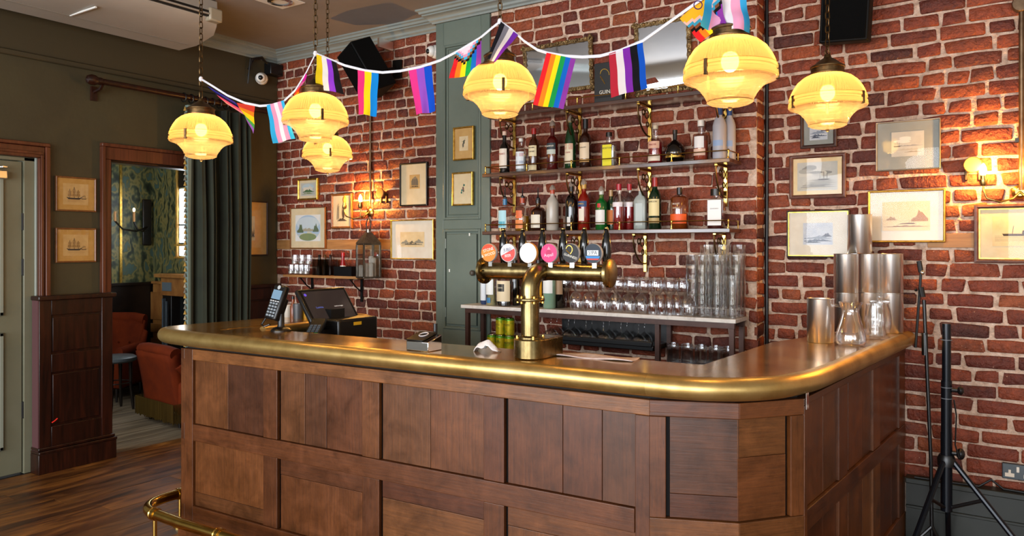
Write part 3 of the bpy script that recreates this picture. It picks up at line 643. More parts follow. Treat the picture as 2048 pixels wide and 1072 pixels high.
def make_lamp():
    r = thing('pendant_lamp', 'x', 'lamp', group='ribbed amber glass pendants hung over the bar')
    n = 168
    dome = MB().lathe([(.05, .123), (.068, .1205), (.093, .109), (.117, .088), (.134, .062), (.144, .04), (.148, .026)], n, mod=lambda i, j: (.0026 if i % 2 else -.0026)).build('glass_dome', DOME, r, smooth=80)
    MB().lathe([(.1485, .028), (.153, .027), (.154, .015), (.149, .012), (.1495, .004), (.155, .002), (.156, -.012), (.149, -.016)], 64).build('glass_rim', DOME, r, smooth=50)
    bp = [(.15, -.016), (.153, -.019), (.136, -.023), (.115, -.034), (.099, -.049), (.087, -.066), (.079, -.08), (.075, -.088)]
    bp2 = []
    for (a, b), (c, d) in zip(bp, bp[1:]):
        for k in range(4): t = k/4; bp2.append((a+(c-a)*t + (.0008 if k % 2 else -.0004), b+(d-b)*t))
    MB().lathe(bp2 + [bp[-1]], 64).build('glass_bowl', BOWL, r, smooth=30)
    MB().lathe([(.075, -.088), (.076, -.092), (.064, -.099), (.042, -.1045), (.018, -.1075), (.006, -.109), (.008, -.113), (.005, -.118), (0, -.121)], 64, mod=lambda i, j: (.0012 if i % 2 and j < 4 else 0)).build('glass_bottom', BOWL, r, smooth=60)
    cap = MB().lathe([(.055, .115), (.069, .118), (.07, .127), (.066, .13), (.066, .146), (.069, .148), (.069, .154), (.052, .165), (.033, .181), (.016, .191), (.012, .205), (0, .207)], 40, mod=lambda i, j: (-.0012 if (i % 4 == 0 and j in (3, 4)) else 0)).build('gallery_cap', BRONZE, r)
    MB().tube([(.012*cos(2*pi*i/12), 0, .215+.012*sin(2*pi*i/12)) for i in range(12)], .002, 6, closed=True).build('loop', BRONZE, cap)
    for k in range(3):
        a = radians(k*120 - 62)
        MB().box((.146, -.006, -.022), (.158, .006, .03), Matrix.Rotation(a, 4, 'Z')).build('clip', BRONZE, r, bevel=.002)
    MB().ball((0, 0, .045), .03, 16, (1, 1, 1.2)).build('bulb', BULB, r)
    MB().cyl((0, 0, .075), (0, 0, .122), .016, 12).build('lamp_holder', BRASS, r)
    ch = MB(); z = .228; k = 0
    while z < CEIL - 2.1 + .1:
        pts = []
        for i in range(14):
            a = 2*pi*i/14; x = .0088*cos(a); y = .0095*sin(a) + (.0095 if sin(a) > 0 else -.0095)
            pts.append((x, 0, z+y) if k % 2 else (0, x, z+y))
        ch.tube(pts, .0026, 5, closed=True); z += .0325; k += 1
    ch.build('chain', BRONZE, r)
    MB().lathe([(0, -.03), (.02, -.03), (.045, -.012), (.05, 0)], 24, o=(0, 0, 0)).build('ceiling_rose', BRONZE, r).location = (0, 0, CEIL-2.1)
    l = bpy.data.lights.new('bulb_light', 'POINT'); l.energy = 11; l.color = (1.0, .70, .36); l.shadow_soft_size = .05
    lo = bpy.data.objects.new('bulb_light', l); COL.objects.link(lo); lo.parent = r; lo.location = (0, 0, .045)
    return r
LAMPS = [(402, 277, 3.88, 'leftmost amber glass pendant, hanging before the green curtain'),
         (631, 240, 3.57, 'amber glass pendant hanging in front of the smaller lamp beside the trans striped flag'),
         (655, 311, 4.72, 'small-looking amber glass pendant hanging behind and below another one, before the brick'),
         (1000, 185, 3.15, 'amber glass pendant hanging before the sage cupboard and the top bottle shelf'),
         (1460, 150, 2.53, 'largest-looking amber glass pendant, nearest, over the rounded corner of the bar'),
         (1655, 207, 3.15, 'rightmost amber glass pendant, hanging in front of the framed pictures')]
lamp0 = make_lamp(); LP = []
for i, (u, v, t, lb) in enumerate(LAMPS):
    o = lamp0 if i == 0 else copy_tree(lamp0)
    o.location = PD(u, v, t); o['label'] = lb; LP.append(o.location.copy()); o.rotation_euler = (0, 0, (.0, .55, .45, .2, -.7, .75)[i])
    for c in o.children:
        if c.name.startswith('ceiling_rose'): c.location.z = CEIL - o.location.z
        if c.name.startswith('chain'): c.scale.z = (CEIL - .02 - o.location.z - .215)/(CEIL - 2.1 + .1 - .215); c.location.z = .215*(1-c.scale.z)

# ------------------------------------------------------------------ bunting
bt = thing('flag_bunting', 'string of pride flags on white ribbon tied between the lamp chains', 'bunting')
T1, T2, T4, T5 = 3.86, 3.55, 3.13, 2.50
def seg_t(u):
    k = [(402, T1), (632, T2), (1000, T4), (1425, T5)]
    for (a, ta), (b, tb) in zip(k, k[1:]):
        if u <= b: s = (u-a)/(b-a); return 1/((1-s)/ta + s/tb)
    return T5
rib = [(402, 158), (425, 172), (455, 191), (490, 206), (520, 212), (545, 210), (567, 203), (590, 181), (612, 146), (631, 107),
       (655, 117), (690, 131), (730, 141), (765, 145), (800, 142), (840, 134), (880, 121), (920, 100), (960, 76), (985, 55), (1000, 43),
       (1022, 58), (1048, 82), (1075, 100), (1095, 106), (1130, 112), (1165, 114), (1200, 112), (1240, 101), (1285, 82), (1330, 50), (1375, 18), (1412, -8), (1440, -28)]
RIB = mat('white_ribbon', '#dcd8dc', rough=.7)
pts = [PD(u, v, seg_t(u)-.02) for u, v in rib]
m = MB()
for a, b in zip(pts, pts[1:]):
    h = Vector((0, 0, .0058)); o = Vector((0, -.001, 0))
    m.add([a-h, b-h, b+h, a+h], [(0, 1, 2, 3)])
m.build('ribbon', RIB, bt, smooth=80, solid=.001, merge=True)
for i in (0, 9, 20): MB().ball(pts[i], .011, 8, (1, 1, 1.3)).build('knot', RIB, bt)
FC = {}
def fcol(c):
    if c not in FC:
        FC[c] = mat('flag_' + c.strip('#'), c, rough=.75, spec=.1); N = FC[c].node_tree.nodes; L = FC[c].node_tree.links; b = N['Principled BSDF']
        t = N.new('ShaderNodeBsdfTranslucent'); t.inputs[0].default_value = C(c); x = N.new('ShaderNodeMixShader'); x.inputs[0].default_value = .3
        L.new(b.outputs[0], x.inputs[1]); L.new(t.outputs[0], x.inputs[2]); L.new(x.outputs[0], N['Material Output'].inputs[0])
    return FC[c]
def flag(q, cols, across=True, lb=None, fold=.014, dt=0, fn=None, n=24):
    # q: top-left, top-right, bottom-right, bottom-left in the picture; the cloth hangs at the ribbon's own distance
    t0, t1 = seg_t(q[0][0])-.025+dt, seg_t(q[1][0])-.025+dt
    P = [PD(*q[0], t0), PD(*q[1], t1), PD(*q[2], t1), PD(*q[3], t0)]
    nv = 12; ph = random.uniform(0, 6)
    def pt(a, b):
        p = P[0]*(1-a)*(1-b) + P[1]*a*(1-b) + P[2]*a*b + P[3]*(1-a)*b
        return p - FW*(fold*b*sin(a*7+ph+b*1.5) + .006*sin(b*9+ph))
    pal = []
    def mi(i, j):
        if fn: c = fn((i+.5)/n, (j+.5)/nv)
        else: c = cols[int((i if across else j)/(n if across else nv)*len(cols))]
        if c not in pal: pal.append(c)
        return pal.index(c)
    m = MB().grid(pt, n, nv, mi); o = m.build('flag', [fcol(c) for c in pal], bt, smooth=90)
    if lb: o['label'] = lb
    return o
RB = ['#e4252b', '#f58220', '#f9dd1c', '#1c9a4a', '#1766c2', '#8a3a9c']
flag([(415, 172), (470, 204), (492, 232), (452, 207)], ['#2b2fa0', '#1b1730', '#e0456a', '#e88a98'], False, 'twisted progress flag', .006)
flag([(472, 205), (509, 211), (508, 268), (493, 238)], ['#d8402c', '#e8821c', '#eed21a', '#4e9c4a', '#9a5cb0'], False, 'rainbow end of the twisted flag', .006)
flag([(534, 211), (568, 201), (590, 277), (546, 287)], ['#35aee0', '#e99ab8', '#ece6ea', '#e99ab8', '#35aee0'], True, 'blue, pink and white striped flag', .012)
flag([(612, 146), (614, 152), (594, 190), (574, 217)], ['#d0218c', '#e86a9a', '#e84a2a', '#f08a1c'], False, 'edge-on orange and magenta flag', .004)
flag([(634, 109), (673, 126), (687, 188), (631, 176)], ['#e8c41c', '#e8e2d8', '#8a3ac8', '#1a1618'], True, 'yellow, white, purple and black flag')
flag([(715, 140), (757, 147), (752, 233), (716, 228)], ['#e8347a', '#f4d818', '#1488d8'], True, 'pink, yellow and blue flag')
flag([(817, 141), (863, 130), (871, 223), (833, 230)], ['#e83a8c', '#9a54c4', '#1450c8'], True, 'pink, lavender and blue flag')
def prog(a, b):
    d = a*.62 + (1-b)*.0 - .0
    k = b*1.25 + abs(a-.42)*1.1
    for lim, c in ((.34, '#ecd9e2'), (.44, '#e79ab5'), (.54, '#3fb2dc'), (.63, '#8a5a34'), (.73, '#151214')):
        if k < lim: return c
    return RB[min(5, int(a*6))]
flag([(912, 106), (963, 76), (962, 147), (898, 157)], None, True, 'rainbow flag with chevrons', .008, fn=prog)
flag([(1001, 43), (1036, 70), (986, 128), (966, 142)], ['#1c1a1e', '#77737a', '#d8cfca', '#6a2a9c'], True, 'black, grey, white and purple flag', .006)
flag([(1093, 106), (1151, 119), (1127, 218), (1066, 209)], RB, True, 'six-colour rainbow flag', .01)
flag([(1218, 107), (1286, 84), (1295, 176), (1223, 195)], ['#b32a3a', '#e0d8d8', '#7a2aa0', '#141216', '#1450b8'], True, 'red, white, purple, black and blue flag', .01)
def inter(a, b):
    k = b + abs(a-.45)*.5
    if k < .42: return '#f0b428'
    for lim, c in ((.52, '#e8b8a8'), (.62, '#3a9ab8'), (.7, '#7a4a30'), (.8, '#181414')):
        if k < lim: return c
    return RB[min(5, int(a*6))]
f = flag([(1360, 36), (1436, -32), (1452, 46), (1402, 84)], None, True, 'yellow chevron flag with a ring', .008, fn=inter)
c = PD(1396, 10, 2.45); M_ = frame_M(c, RT, (0, 0, 1))
MB().tube([M_ @ Vector((.0135*cos(2*pi*i/20), .0135*sin(2*pi*i/20), 0)) for i in range(20)], .0018, 5, closed=True).build('ring_print', fcol('#5a2a6a'), f)
flag([(1414, -26), (1490, -10), (1502, 66), (1400, 52)], ['#3aa8e0', '#e8a0c0', '#ece6ea', '#e8a0c0', '#3aa8e0'], True, 'second blue, pink and white striped flag', .03)

# ------------------------------------------------------------------ ceiling cassette, spotlight, cameras, loudspeakers, pipes
ac = thing('air_conditioner', 'long cream air conditioner fixed under the ceiling by the olive wall', 'air conditioner')
ACP = mat('cream_casing', [(.3,'#a79e92'),(.7,'#b3aa9e')], rough=.5, nscale=2)
xa, xb, ye, zb = -5.215, -4.5, -1.06, 2.975
prof = [(xa, zb), (xa+.22, zb+.001), (xb-.18, zb+.012), (xb-.06, zb+.04), (xb-.02, zb+.07), (xb, zb+.12), (xb-.03, zb+.2), (xb-.1, CEIL-.001), (xa, CEIL-.001)]
m = MB(); n = len(prof)
def endy(x): s = (x-xa)/(xb-xa); return ye + .0 - .22*max(0, s-.25)**2*1.4
m.add([(x, endy(x), z) for x, z in prof] + [(x, -3.6, z) for x, z in prof], [tuple(range(n)), tuple(range(n, 2*n))[::-1]] + [(i, (i+1) % n, n+(i+1) % n, n+i) for i in range(n)])
body = m.build('casing', ACP, ac, smooth=25)
MB().box((xa+.2, -3.5, zb-.004), (xa+.205, -1.12, zb+.002)).build('panel_seam', flat('#7e7569'), ac)
MB().box((xa+.2, -1.95, zb-.004), (xb-.2, -1.94, zb+.006)).build('panel_clip', WHITE, ac)
MB().box((xb-.045, -3.5, zb+.075), (xb+.004, -1.3, zb+.115)).build('outlet', flat('#0e0b09'), ac)
MB().box((xb-.02, -3.5, zb+.085), (xb+.014, -1.3, zb+.097), ).build('louvre', ACP, ac, bevel=.003)
MB().box((xb-.05, -1.3, zb+.05), (xb+.018, -1.2, zb+.14)).build('end_cap', mat('pale_cap', '#a2957e', rough=.4), ac, bevel=.012)
sp = thing('ceiling_spotlight', 'round recessed spotlight in the ceiling beside the air conditioner', 'spotlight', PZ(560, 2, CEIL))
MB().lathe([(.06, -.012), (.085, -.01), (.09, 0), (.06, 0)], 28).build('bezel', CHROME, sp)
MB().lathe([(0, -.002), (.06, -.002)], 28).build('lens', mat('lit_lens', '#ffffff', emit='#ffe2b8', es=6), sp)
MB().box((-.12, -.12, -.004), (.12, .12, 0)).build('plate', WHITE, sp)
def cctv(u, v, t_fn, lb, rz):
    p = t_fn(u, v); r = thing('security_camera', lb, 'camera', p, rz, 'dome security cameras'); 
    MB().lathe([(.0, .062), (.045, .06), (.05, .04), (.05, .01), (.042, -.005)], 28, M=Matrix.Rotation(radians(90), 4, 'X')).build('housing', WHITE, r).rotation_euler = (radians(180), 0, 0)
    MB().ball((0, -.012, 0), .041, 20).build('eyeball', WHITE, r)
    MB().ball((0.004, -.034, -.004), .024, 14).build('lens_window', BLACK, r); return r
cctv(866, 103, lambda u, v: PY(u, v, -.07), 'white dome camera on the brick beside the sage cupboard', radians(-25))
c1 = cctv(522, 156, lambda u, v: PX(u, v, XL+.09), 'white dome camera on the olive wall near the corner', radians(40))
jb = thing('junction_box', 'small black box with loose cables on the olive wall above a dome camera', 'box', PX(547, 140, XL+.05))
MB().cbox((0, 0, 0), (.09, .13, .1)).build('case', BLACK, jb, bevel=.006)
for k in range(3): a = Vector((-.02, -.1-.03*k, .02)); MB().tube([(0, -.05, .03), (0, -.12, .07+.01*k), (0, -.2-.02*k, .05), (-.02, -.25, -.04-.06*k)], .006, 6).build('cable', BLACK, jb)
# loudspeaker left: tilted, hung off the wall; right: upright at the picture's top edge
s1 = thing('loudspeaker', 'black loudspeaker hung at a tilt on the brick behind the flags', 'loudspeaker', PY(733, 140, -.27))
M_ = Matrix.Rotation(radians(-24), 4, 'Y') @ Matrix.Rotation(radians(18), 4, 'X') @ Matrix.Rotation(radians(-18), 4, 'Z')
SPK = mat('black_speaker_cloth', '#060606', rough=.85, bump=.2, bscale=400, spec=.08)
MB().cbox((0, 0, 0), (.245, .19, .40), M_).build('cabinet', mat('black_speaker_box', '#080808', rough=.6, spec=.15), s1, bevel=.008)
MB().cbox((0, -.098, 0), (.22, .008, .375), M_).build('grille', SPK, s1, bevel=.003)
MB().tube([(.05, .06, .0), (.08, .17, .03), (.08, .24, .05)], .012, 8).cbox((.09, .243, .04), (.08, .02, .14)).build('wall_bracket', BLACKM, s1)
MB().box((.028, .09, .19), (.044, .25, .26)).build('hook', STEEL, s1)
q0, q1 = PY(1638, 0, -.2), PY(1735, 0, -.2); zb_ = PY(1690, 83, -.2).z
s2 = thing('loudspeaker', 'black loudspeaker high on the right brickwork above the rightmost pendant', 'loudspeaker', ((q0.x+q1.x)/2, -.2, zb_))
M_ = Matrix.Rotation(radians(4), 4, 'Y') @ Matrix.Rotation(radians(6), 4, 'X')
MB().box((-.118, 0, 0), (.118, .11, .40), M_).build('cabinet', mat('black_speaker_box', '#080808', rough=.6, spec=.15), s2, bevel=.008)
MB().box((-.106, -.008, .012), (.106, 0, .388), M_).build('grille', SPK, s2, bevel=.003)
MB().box((-.04, .1, .1), (.04, .184, .28)).build('wall_bracket', BLACKM, s2)
# conduits
MET = mat('dull_conduit', [(.3,'#5b4634'),(.7,'#8a7258')], rough=.35, metal=.8, nscale=12)
a, b = PY(741, 233, -.03), PY(741, 405, -.03)
r = thing('conduit_pipe', 'thin metal conduit running down the brick to the left wall lamp', 'pipe'); MB().cyl((a.x, -.032, 2.9), (a.x, -.032, b.z), .009, 12).build('pipe', MET, r)
for z in (2.6, 2.1): MB().box((a.x-.016, -.036, z-.006), (a.x+.016, -.008, z+.006)).build('clip', MET, r)
a = PY(2043, 200, -.03)
r = thing('conduit_pipe', 'metal conduit with a round box at the right edge above the right wall lamp', 'pipe')
MB().cyl((a.x, -.034, PY(2043, 12, -.03).z), (a.x, -.034, PY(2043, 380, -.03).z), .0115, 12).build('pipe', MET, r)
MB().lathe([(0, -.04), (.036, -.04), (.04, -.034), (.04, 0)], 24, M=Matrix.Rotation(radians(-90), 4, 'X'), o=(a.x, -.012, PY(2043, 8, -.03).z)).build('junction', MET, r)
MB().box((a.x-.026, -.038, 2.0), (a.x+.026, -.008, 2.02)).build('clip', BLACKM, r)
a = PY(1528, 300, -.01)
r = thing('black_cable', 'black cable running up the inside corner beside the chimney breast', 'cable'); MB().tube([(XBR+.022, -.012, .6), (XBR+.02, -.012, 1.4), (XBR+.022, -.012, 2.2), (XBR+.021, -.012, 3.1)], .011, 8).build('sheath', BLACK, r)

# ------------------------------------------------------------------ candle wall lamps
FLAME = glow_mat('candle_bulb', '#ffc45a', 20)
def sconce(u, v, y, lb, lit, unlit_dx, power):
    base = PY(u, v, y); r = thing('wall_lamp', lb, 'wall lamp', base, 0, 'two-arm candle wall lamps')
    MB().lathe([(0, -.02), (.02, -.02), (.034, -.01), (.036, 0)], 20, M=Matrix.Rotation(radians(-90), 4, 'X')).build('back_plate', BRASS, r)
    for dx, on in lit:
        arm = [(0, -.02, 0), (dx*.2, -.06, -.035), (dx*.55, -.09, -.05), (dx*.9, -.1, -.03), (dx, -.1, .01), (dx, -.1, .035)]
        MB().tube([(p[0], p[1], p[2]) for p in arm], .0052, 8).build('arm', BRASS, r, smooth=80)
        cu = MB().lathe([(0, 0), (.012, 0), (.017, .008), (.017, .03), (.013, .032), (.013, .05), (0, .05)], 16, o=(dx, -.1, .03)).build('candle_cup', BRASS, r)
        MB().lathe([(.009, 0), (.014, .012), (.0155, .025), (.012, .042), (.005, .056), (0, .06)], 14, o=(dx, -.1, .08)).build('bulb', FLAME if on else mat('amber_bulb_glass', '#c98a3c', rough=.15, trans=.3), r)
        if on:
            l = bpy.data.lights.new('bulb_light', 'POINT'); l.energy = power; l.color = (1, .47, .08); l.shadow_soft_size = .015
            lo = bpy.data.objects.new('bulb_light', l); COL.objects.link(lo); lo.parent = r; lo.location = (dx, -.1, .112)
    return r
sconce(741, 425, -.012, 'two-arm wall lamp with one lit candle bulb above the metal lantern', [(-.012, True), (-.19, False)], 0, 12)
sconce(2040, 384, -.012, 'wall lamp with a lit candle bulb at the right edge above the steamer picture', [(-.148, True), (.15, True)], 0, 12)
def peg(u, v, lb):
    p = PY(u, v, -.01); r = thing('wall_peg', lb, 'peg', p, 0, 'round wooden pegs on the brick')
    MB().cyl((0, 0, 0), (0, -.05, 0), .022, 20).build('stem', mat('brown_peg', '#7b4a1e', rough=.5), r, bevel=.003)
    MB().cyl((0, -.05, .004), (0, -.062, .004), .04, 24).build('disc', mat('light_brown_peg', '#9c6428', rough=.45), r, bevel=.004)
    for s in (-1, 1): MB().cbox((s*.028, -.011, -.035), (.014, .018, .07)).build('prong', BRONZE, r, bevel=.003)
peg(770, 388, 'brown peg on the brick beside the lit candle of the left wall lamp'); peg(1946, 333, 'brown peg on the brick beside the lit candle of the right wall lamp')
# ------------------------------------------------------------------ framed pictures
def art_polys(kind, rnd, ink, wash):
    P = []
    def jag(x0, x1, base, h, n, c, up=1):
        pts = [(x0, base)] + [(x0+(x1-x0)*i/n, base + up*h*(.35+.65*rnd.random())*sin(pi*min(max(i/n, .08), .92))) for i in range(n+1)] + [(x1, base)]
        P.append((pts if up < 0 else pts[::-1], c))
    def ell(cx, cy, rx, ry, c, n=18): P.append(([(cx+rx*cos(2*pi*i/n), cy+ry*sin(2*pi*i/n)) for i in range(n)], c))
    def line(x0, y0, x1, y1, w, c):
        d = Vector((x1-x0, y1-y0)); nn = Vector((-d.y, d.x)).normalized()*w/2
        P.append(([(x0-nn.x, y0-nn.y), (x1-nn.x, y1-nn.y), (x1+nn.x, y1+nn.y), (x0+nn.x, y0+nn.y)], c))
    def ship(cx, by, s, sails=True):
        P.append(([(cx-.5*s, by+.14*s), (cx-.36*s, by-.02*s), (cx+.34*s, by-.02*s), (cx+.52*s, by+.16*s), (cx+.3*s, by+.1*s), (cx-.3*s, by+.1*s)], ink))
        for k, hh in ((-.28, .75), (0, .92), (.26, .7)):
            line(cx+k*s, by+.08*s, cx+k*s, by+hh*s, .03*s, ink)
            if sails:
                for z0, z1, w in ((.2, .42, .2), (.45, .62, .15), (.65, .76, .1)):
                    if z1 < hh: P.append(([(cx+(k-w*.7)*s, by+z0*s), (cx+(k+w*.6)*s, by+z0*s), (cx+(k+w*.5)*s, by+z1*s), (cx+(k-w*.55)*s, by+z1*s)], wash))
        line(cx+.42*s, by+.14*s, cx+.72*s, by+.3*s, .02*s, ink)
        for k in (-.4, .3): line(cx+k*s, by+.12*s, cx, by+.85*s, .008*s, ink)
    if kind == 'ship':
        for k in range(7): line(-.75+.1*rnd.random(), -.5-.05*k, .75-.2*rnd.random(), -.5-.05*k+.02, .012, wash)
        ship(-.15, -.5, 1.35); ship(.68, -.47, .5, False)
    elif kind == 'steamer':
        for k in range(5): line(-1, -.35-.09*k, 1, -.35-.09*k, .02, wash)
        P.append(([(-.75, -.18), (-.7, -.34), (.72, -.34), (.8, -.16), (.5, -.2)], ink)); line(-.4, -.2, -.36, .42, .02, ink); line(.3, -.2, .34, .4, .02, ink); P.append(([(-.08, -.2), (.06, -.2), (.08, .05), (-.06, .05)], ink))
    elif kind == 'storm':
        for k in range(9): ell(rnd.uniform(-.8, .8), rnd.uniform(.1, .8), rnd.uniform(.2, .5), rnd.uniform(.1, .22), rnd.choice(('#8d8a84', '#a9a49a', '#c8c2b4')))
        for k in range(6): jag(-1+.1*k, 1, -.95+.12*k, .2, 14, rnd.choice(('#77726a', '#8e887c', '#b2a893')))
        ship(.35, -.3, .7, False)
    elif kind == 'sea':
        for k in range(4): ell(rnd.uniform(-.7, .7), rnd.uniform(.2, .8), .4, .12, '#d9d5cc')
        jag(-1, 1, -.2, .14, 20, '#8f8f90'); jag(-1, 1, -.55, .18, 16, '#b3ab9c'); ship(-.7, -.22, .5, False); jag(-.2, .9, -.75, .2, 10, '#9d9383')
    elif kind == 'harbour':
        jag(.25, 1, -.4, 1.0, 9, '#9a6c3e'); jag(-.9, -.4, -.3, .35, 8, '#a27a4e'); jag(-1, 1, -.8, .16, 22, '#8a6038'); jag(-.4, .5, -.6, .12, 9, '#5e3c20'); ship(.25, -.55, .35, False); line(-1, -.35, .3, -.33, .015, '#c2a37c')
    elif kind == 'bay':
        jag(-1, 1, -.5, .4, 26, '#8790a0'); jag(-1, 1, -.75, .3, 26, '#5d6678'); jag(.3, 1, -.3, .45, 8, '#5a6070'); jag(-.9, .2, -.9, .25, 14, '#434c5e')
    elif kind == 'town':
        jag(-1, -.3, -.6, .7, 9, wash); jag(.2, 1, -.55, .9, 9, wash); jag(-.9, .9, -.75, .35, 22, ink); jag(-.3, .2, -.5, .4, 5, ink); line(-1, -.8, 1, -.78, .03, ink)
    elif kind == 'arch':
        for k in range(7): line(-.8+.06*k, -.8+.2*rnd.random(), -.7+.05*k, .9*rnd.random(), .03, ink)
        ell(.25, -.1, .3, .55, wash); ell(.25, -.2, .2, .42, ink); jag(-.7, .8, -.85, .3, 14, ink)
    elif kind == 'cottage':
        P.append(([(-.7, -.5), (.8, -.6), (.75, .1), (.2, .85), (-.3, .6), (-.75, .1)], wash)); 
        for k in range(9): line(-.6+.15*k, -.7, -.6+.14*k+.1, .3+.4*rnd.random(), .05, ink)
        jag(-.9, .9, -.85, .3, 16, ink)
    elif kind == 'bird':
        ell(.05, .2, .22, .3, '#4a4a42'); ell(-.15, -.25, .2, .34, '#5a5650'); ell(.3, .45, .1, .1, '#3a3a34'); line(-.3, -.7, .4, .8, .05, '#7a6a4a'); line(.1, .2, -.5, .35, .05, '#6a7a5a')
    elif kind == 'parrots':
        for cx, cy, c in ((.35, .55, '#2f6a5a'), (-.3, -.55, '#2f6a5a'), (-.2, -.2, '#3a7a6a'), (.1, .15, '#5a4a42'), (.15, -.05, '#8a4a4a'), (.2, -.3, '#5a5048')): ell(cx, cy, .2, .17, c)
        line(.1, -.8, .15, .8, .05, '#6a5a4a')
    elif kind == 'villa':
        ell(0, .4, .9, .5, '#b7c7cc'); P.append(([(-.7, -.2), (.7, -.2), (.7, .35), (.4, .35), (.4, .6), (.2, .6), (.2, .35), (-.7, .35)], '#d8cdbb')); jag(-.8, .9, -.5, .6, 12, '#4d6a45'); jag(-1, 1, -.8, .3, 14, '#7d8a66')
    elif kind == 'round':
        ell(0, 0, .98, .98, '#a9c0d6', 40); ell(0, .35, .9, .5, '#c6d3da', 30); jag(-.9, .9, -.25, .35, 24, '#a8a08a'); jag(.4, .85, -.3, .8, 7, '#5f6f58'); jag(-.85, -.35, -.35, .9, 7, '#566a4e'); jag(-.85, .85, -.55, .3, 18, '#c9c6ae'); ell(0, -.68, .68, .28, '#7f8f63', 24)
    return P
def picture(lb, wall, lr, tb, fw, fc, mount, msz, paper, art, ink='#3a3028', wash='#8a7a62', grp=None, depth=.022, inner=None, roll=0, nm='framed_picture', fmet=None):
    u0, u1 = lr; v0, v1 = tb; vm = (v0+v1)/2; um = (u0+u1)/2
    if wall == 'L': a, b, t, bt_ = PX(u0, vm, XL+depth), PX(u1, vm, XL+depth), PX(um, v0, XL+depth), PX(um, v1, XL+depth); ex = Vector((0, 1, 0)); c = Vector((XL+.002, (a.y+b.y)/2, (t.z+bt_.z)/2)); w = b.y-a.y
    else:
        y = wall - depth; a, b, t, bt_ = PY(u0, vm, y), PY(u1, vm, y), PY(um, v0, y), PY(um, v1, y); ex = Vector((1, 0, 0)); c = Vector(((a.x+b.x)/2, wall, (t.z+bt_.z)/2)); w = b.x-a.x
    h = t.z - bt_.z
    r = thing(nm, lb, 'picture', c, 0 if wall != 'L' else radians(90), grp)
    r.rotation_euler = (0, roll, 0) if wall != 'L' else (0, 0, radians(90))
    W2, H2 = w/2, h/2; d = depth
    m = MB()
    if True:
        o = [(-W2, -H2), (W2, -H2), (W2, H2), (-W2, H2)]; i_ = [(-W2+fw, -H2+fw), (W2-fw, -H2+fw), (W2-fw, H2-fw), (-W2+fw, H2-fw)]; md = [(x*(1-.5*fw/W2), z*(1-.5*fw/H2)) for x, z in o]
        vs = [(x, 0, z) for x, z in o] + [(x, -d*.85, z) for x, z in o] + [(x, -d, z) for x, z in md] + [(x, -d*.7, z) for x, z in i_] + [(x, 0, z) for x, z in i_]
        fs = []
        for k in range(4):
            k2 = (k+1) % 4
            for l in range(4): fs.append((l*4+k, l*4+k2, (l+1)*4+k2, (l+1)*4+k))
        m.add(vs, fs)
    m.build('frame', fc, r, smooth=0, bevel=.0012, seg=1)
    if inner: 
        g = .0045; m = MB()
        for x0, x1, z0, z1 in ((-W2+fw-.001, -W2+fw+g, -H2+fw, H2-fw), (W2-fw-g, W2-fw+.001, -H2+fw, H2-fw), (-W2+fw+g, W2-fw-g, -H2+fw-.001, -H2+fw+g), (-W2+fw+g, W2-fw-g, H2-fw-g, H2-fw+.001)): m.box((x0, -d*.75, z0), (x1, -d*.3, z1))
        m.build('slip', inner, r)
    MB().box((-W2+fw*.8, -d*.4, -H2+fw*.8), (W2-fw*.8, -.001, H2-fw*.8)).build('mount', mount, r, smooth=0)
    pw, ph_ = W2-fw-msz[0], H2-fw-msz[1]; cx, cz = (msz[2], msz[3]) if len(msz) > 2 else (0, 0)
    pr = MB().box((cx-pw, -d*.4-.0012, cz-ph_), (cx+pw, -d*.4, cz+ph_)).build('print', paper, r, smooth=0)
    rnd = random.Random(len(lb)*7+int(u0)); pol = art_polys(art, rnd, ink, wash); m = MB(); pal = []
    for k, (pts, cc_) in enumerate(pol):
        if cc_ not in pal: pal.append(cc_)
        m.cur = pal.index(cc_); yy = -d*.4-.0013-.00004*k
        sx_, sz_ = (min(pw, ph_*1.4), ph_) if art == 'round' else (pw*.92, ph_*.92)
        m.add([(cx+max(-1, min(1, x))*sx_, yy, cz+max(-1, min(1, z))*sz_) for x, z in pts], [tuple(range(len(pts)))])
    if pol:
        me_o = bpy.data.objects.new('drawing', bpy.data.meshes.new('drawing')); me_o.data.from_pydata(m.v, [], m.f)
        for cc_ in pal: me_o.data.materials.append(flat(cc_, .8))
        me_o.data.polygons.foreach_set('material_index', m.m); COL.objects.link(me_o); me_o.parent = pr
    MB().box((-W2+fw*.7, -d*.62, -H2+fw*.7), (W2-fw*.7, -d*.6, H2-fw*.7)).build('glazing', GLASSP, r, smooth=0)
    return r
pf = lambda n_, c: mat('frame_' + n_, [(.3, c[0]), (.7, c[1])], scale=(6,6,6), rough=.38, nscale=6)
FBR = pf('brown', ('#4a2a20', '#6b4234')); FBK = pf('black', ('#0e0c0c', '#1c1917')); FDK = pf('dark', ('#2b1914', '#452a22')); FSV = mat('frame_silver', [(.3,'#7d7468'),(.7,'#a79d8e')], rough=.35, metal=.7, nscale=12)
FTH = pf('thin_walnut', ('#6a3d1c', '#8a5a2e'))
paper = lambda n_, a, b: mat('paper_' + n_, [(.3, a), (.7, b)], scale=(9,9,9), rough=.8, nscale=2, spec=.15)
CREAM = paper('cream', '#d8c29a', '#e2cfab'); IVORY = paper('ivory', '#ddd0bd', '#e6dccb'); GREYM = paper('grey_mount', '#8f918c', '#999b96'); TAN = paper('tan', '#c39a5e', '#d0aa6e'); OCHRE = paper('ochre', '#b98a45', '#c89a55'); PWHITE = paper('white', '#dedcd8', '#e8e6e2')
SKYG = paper('grey_sky', '#b5b2aa', '#c7c2b7'); SKYB = paper('blue_sky', '#b5bcc9', '#d4d6da'); SEPIA = paper('sepia', '#d9bb8a', '#e4cb9f')
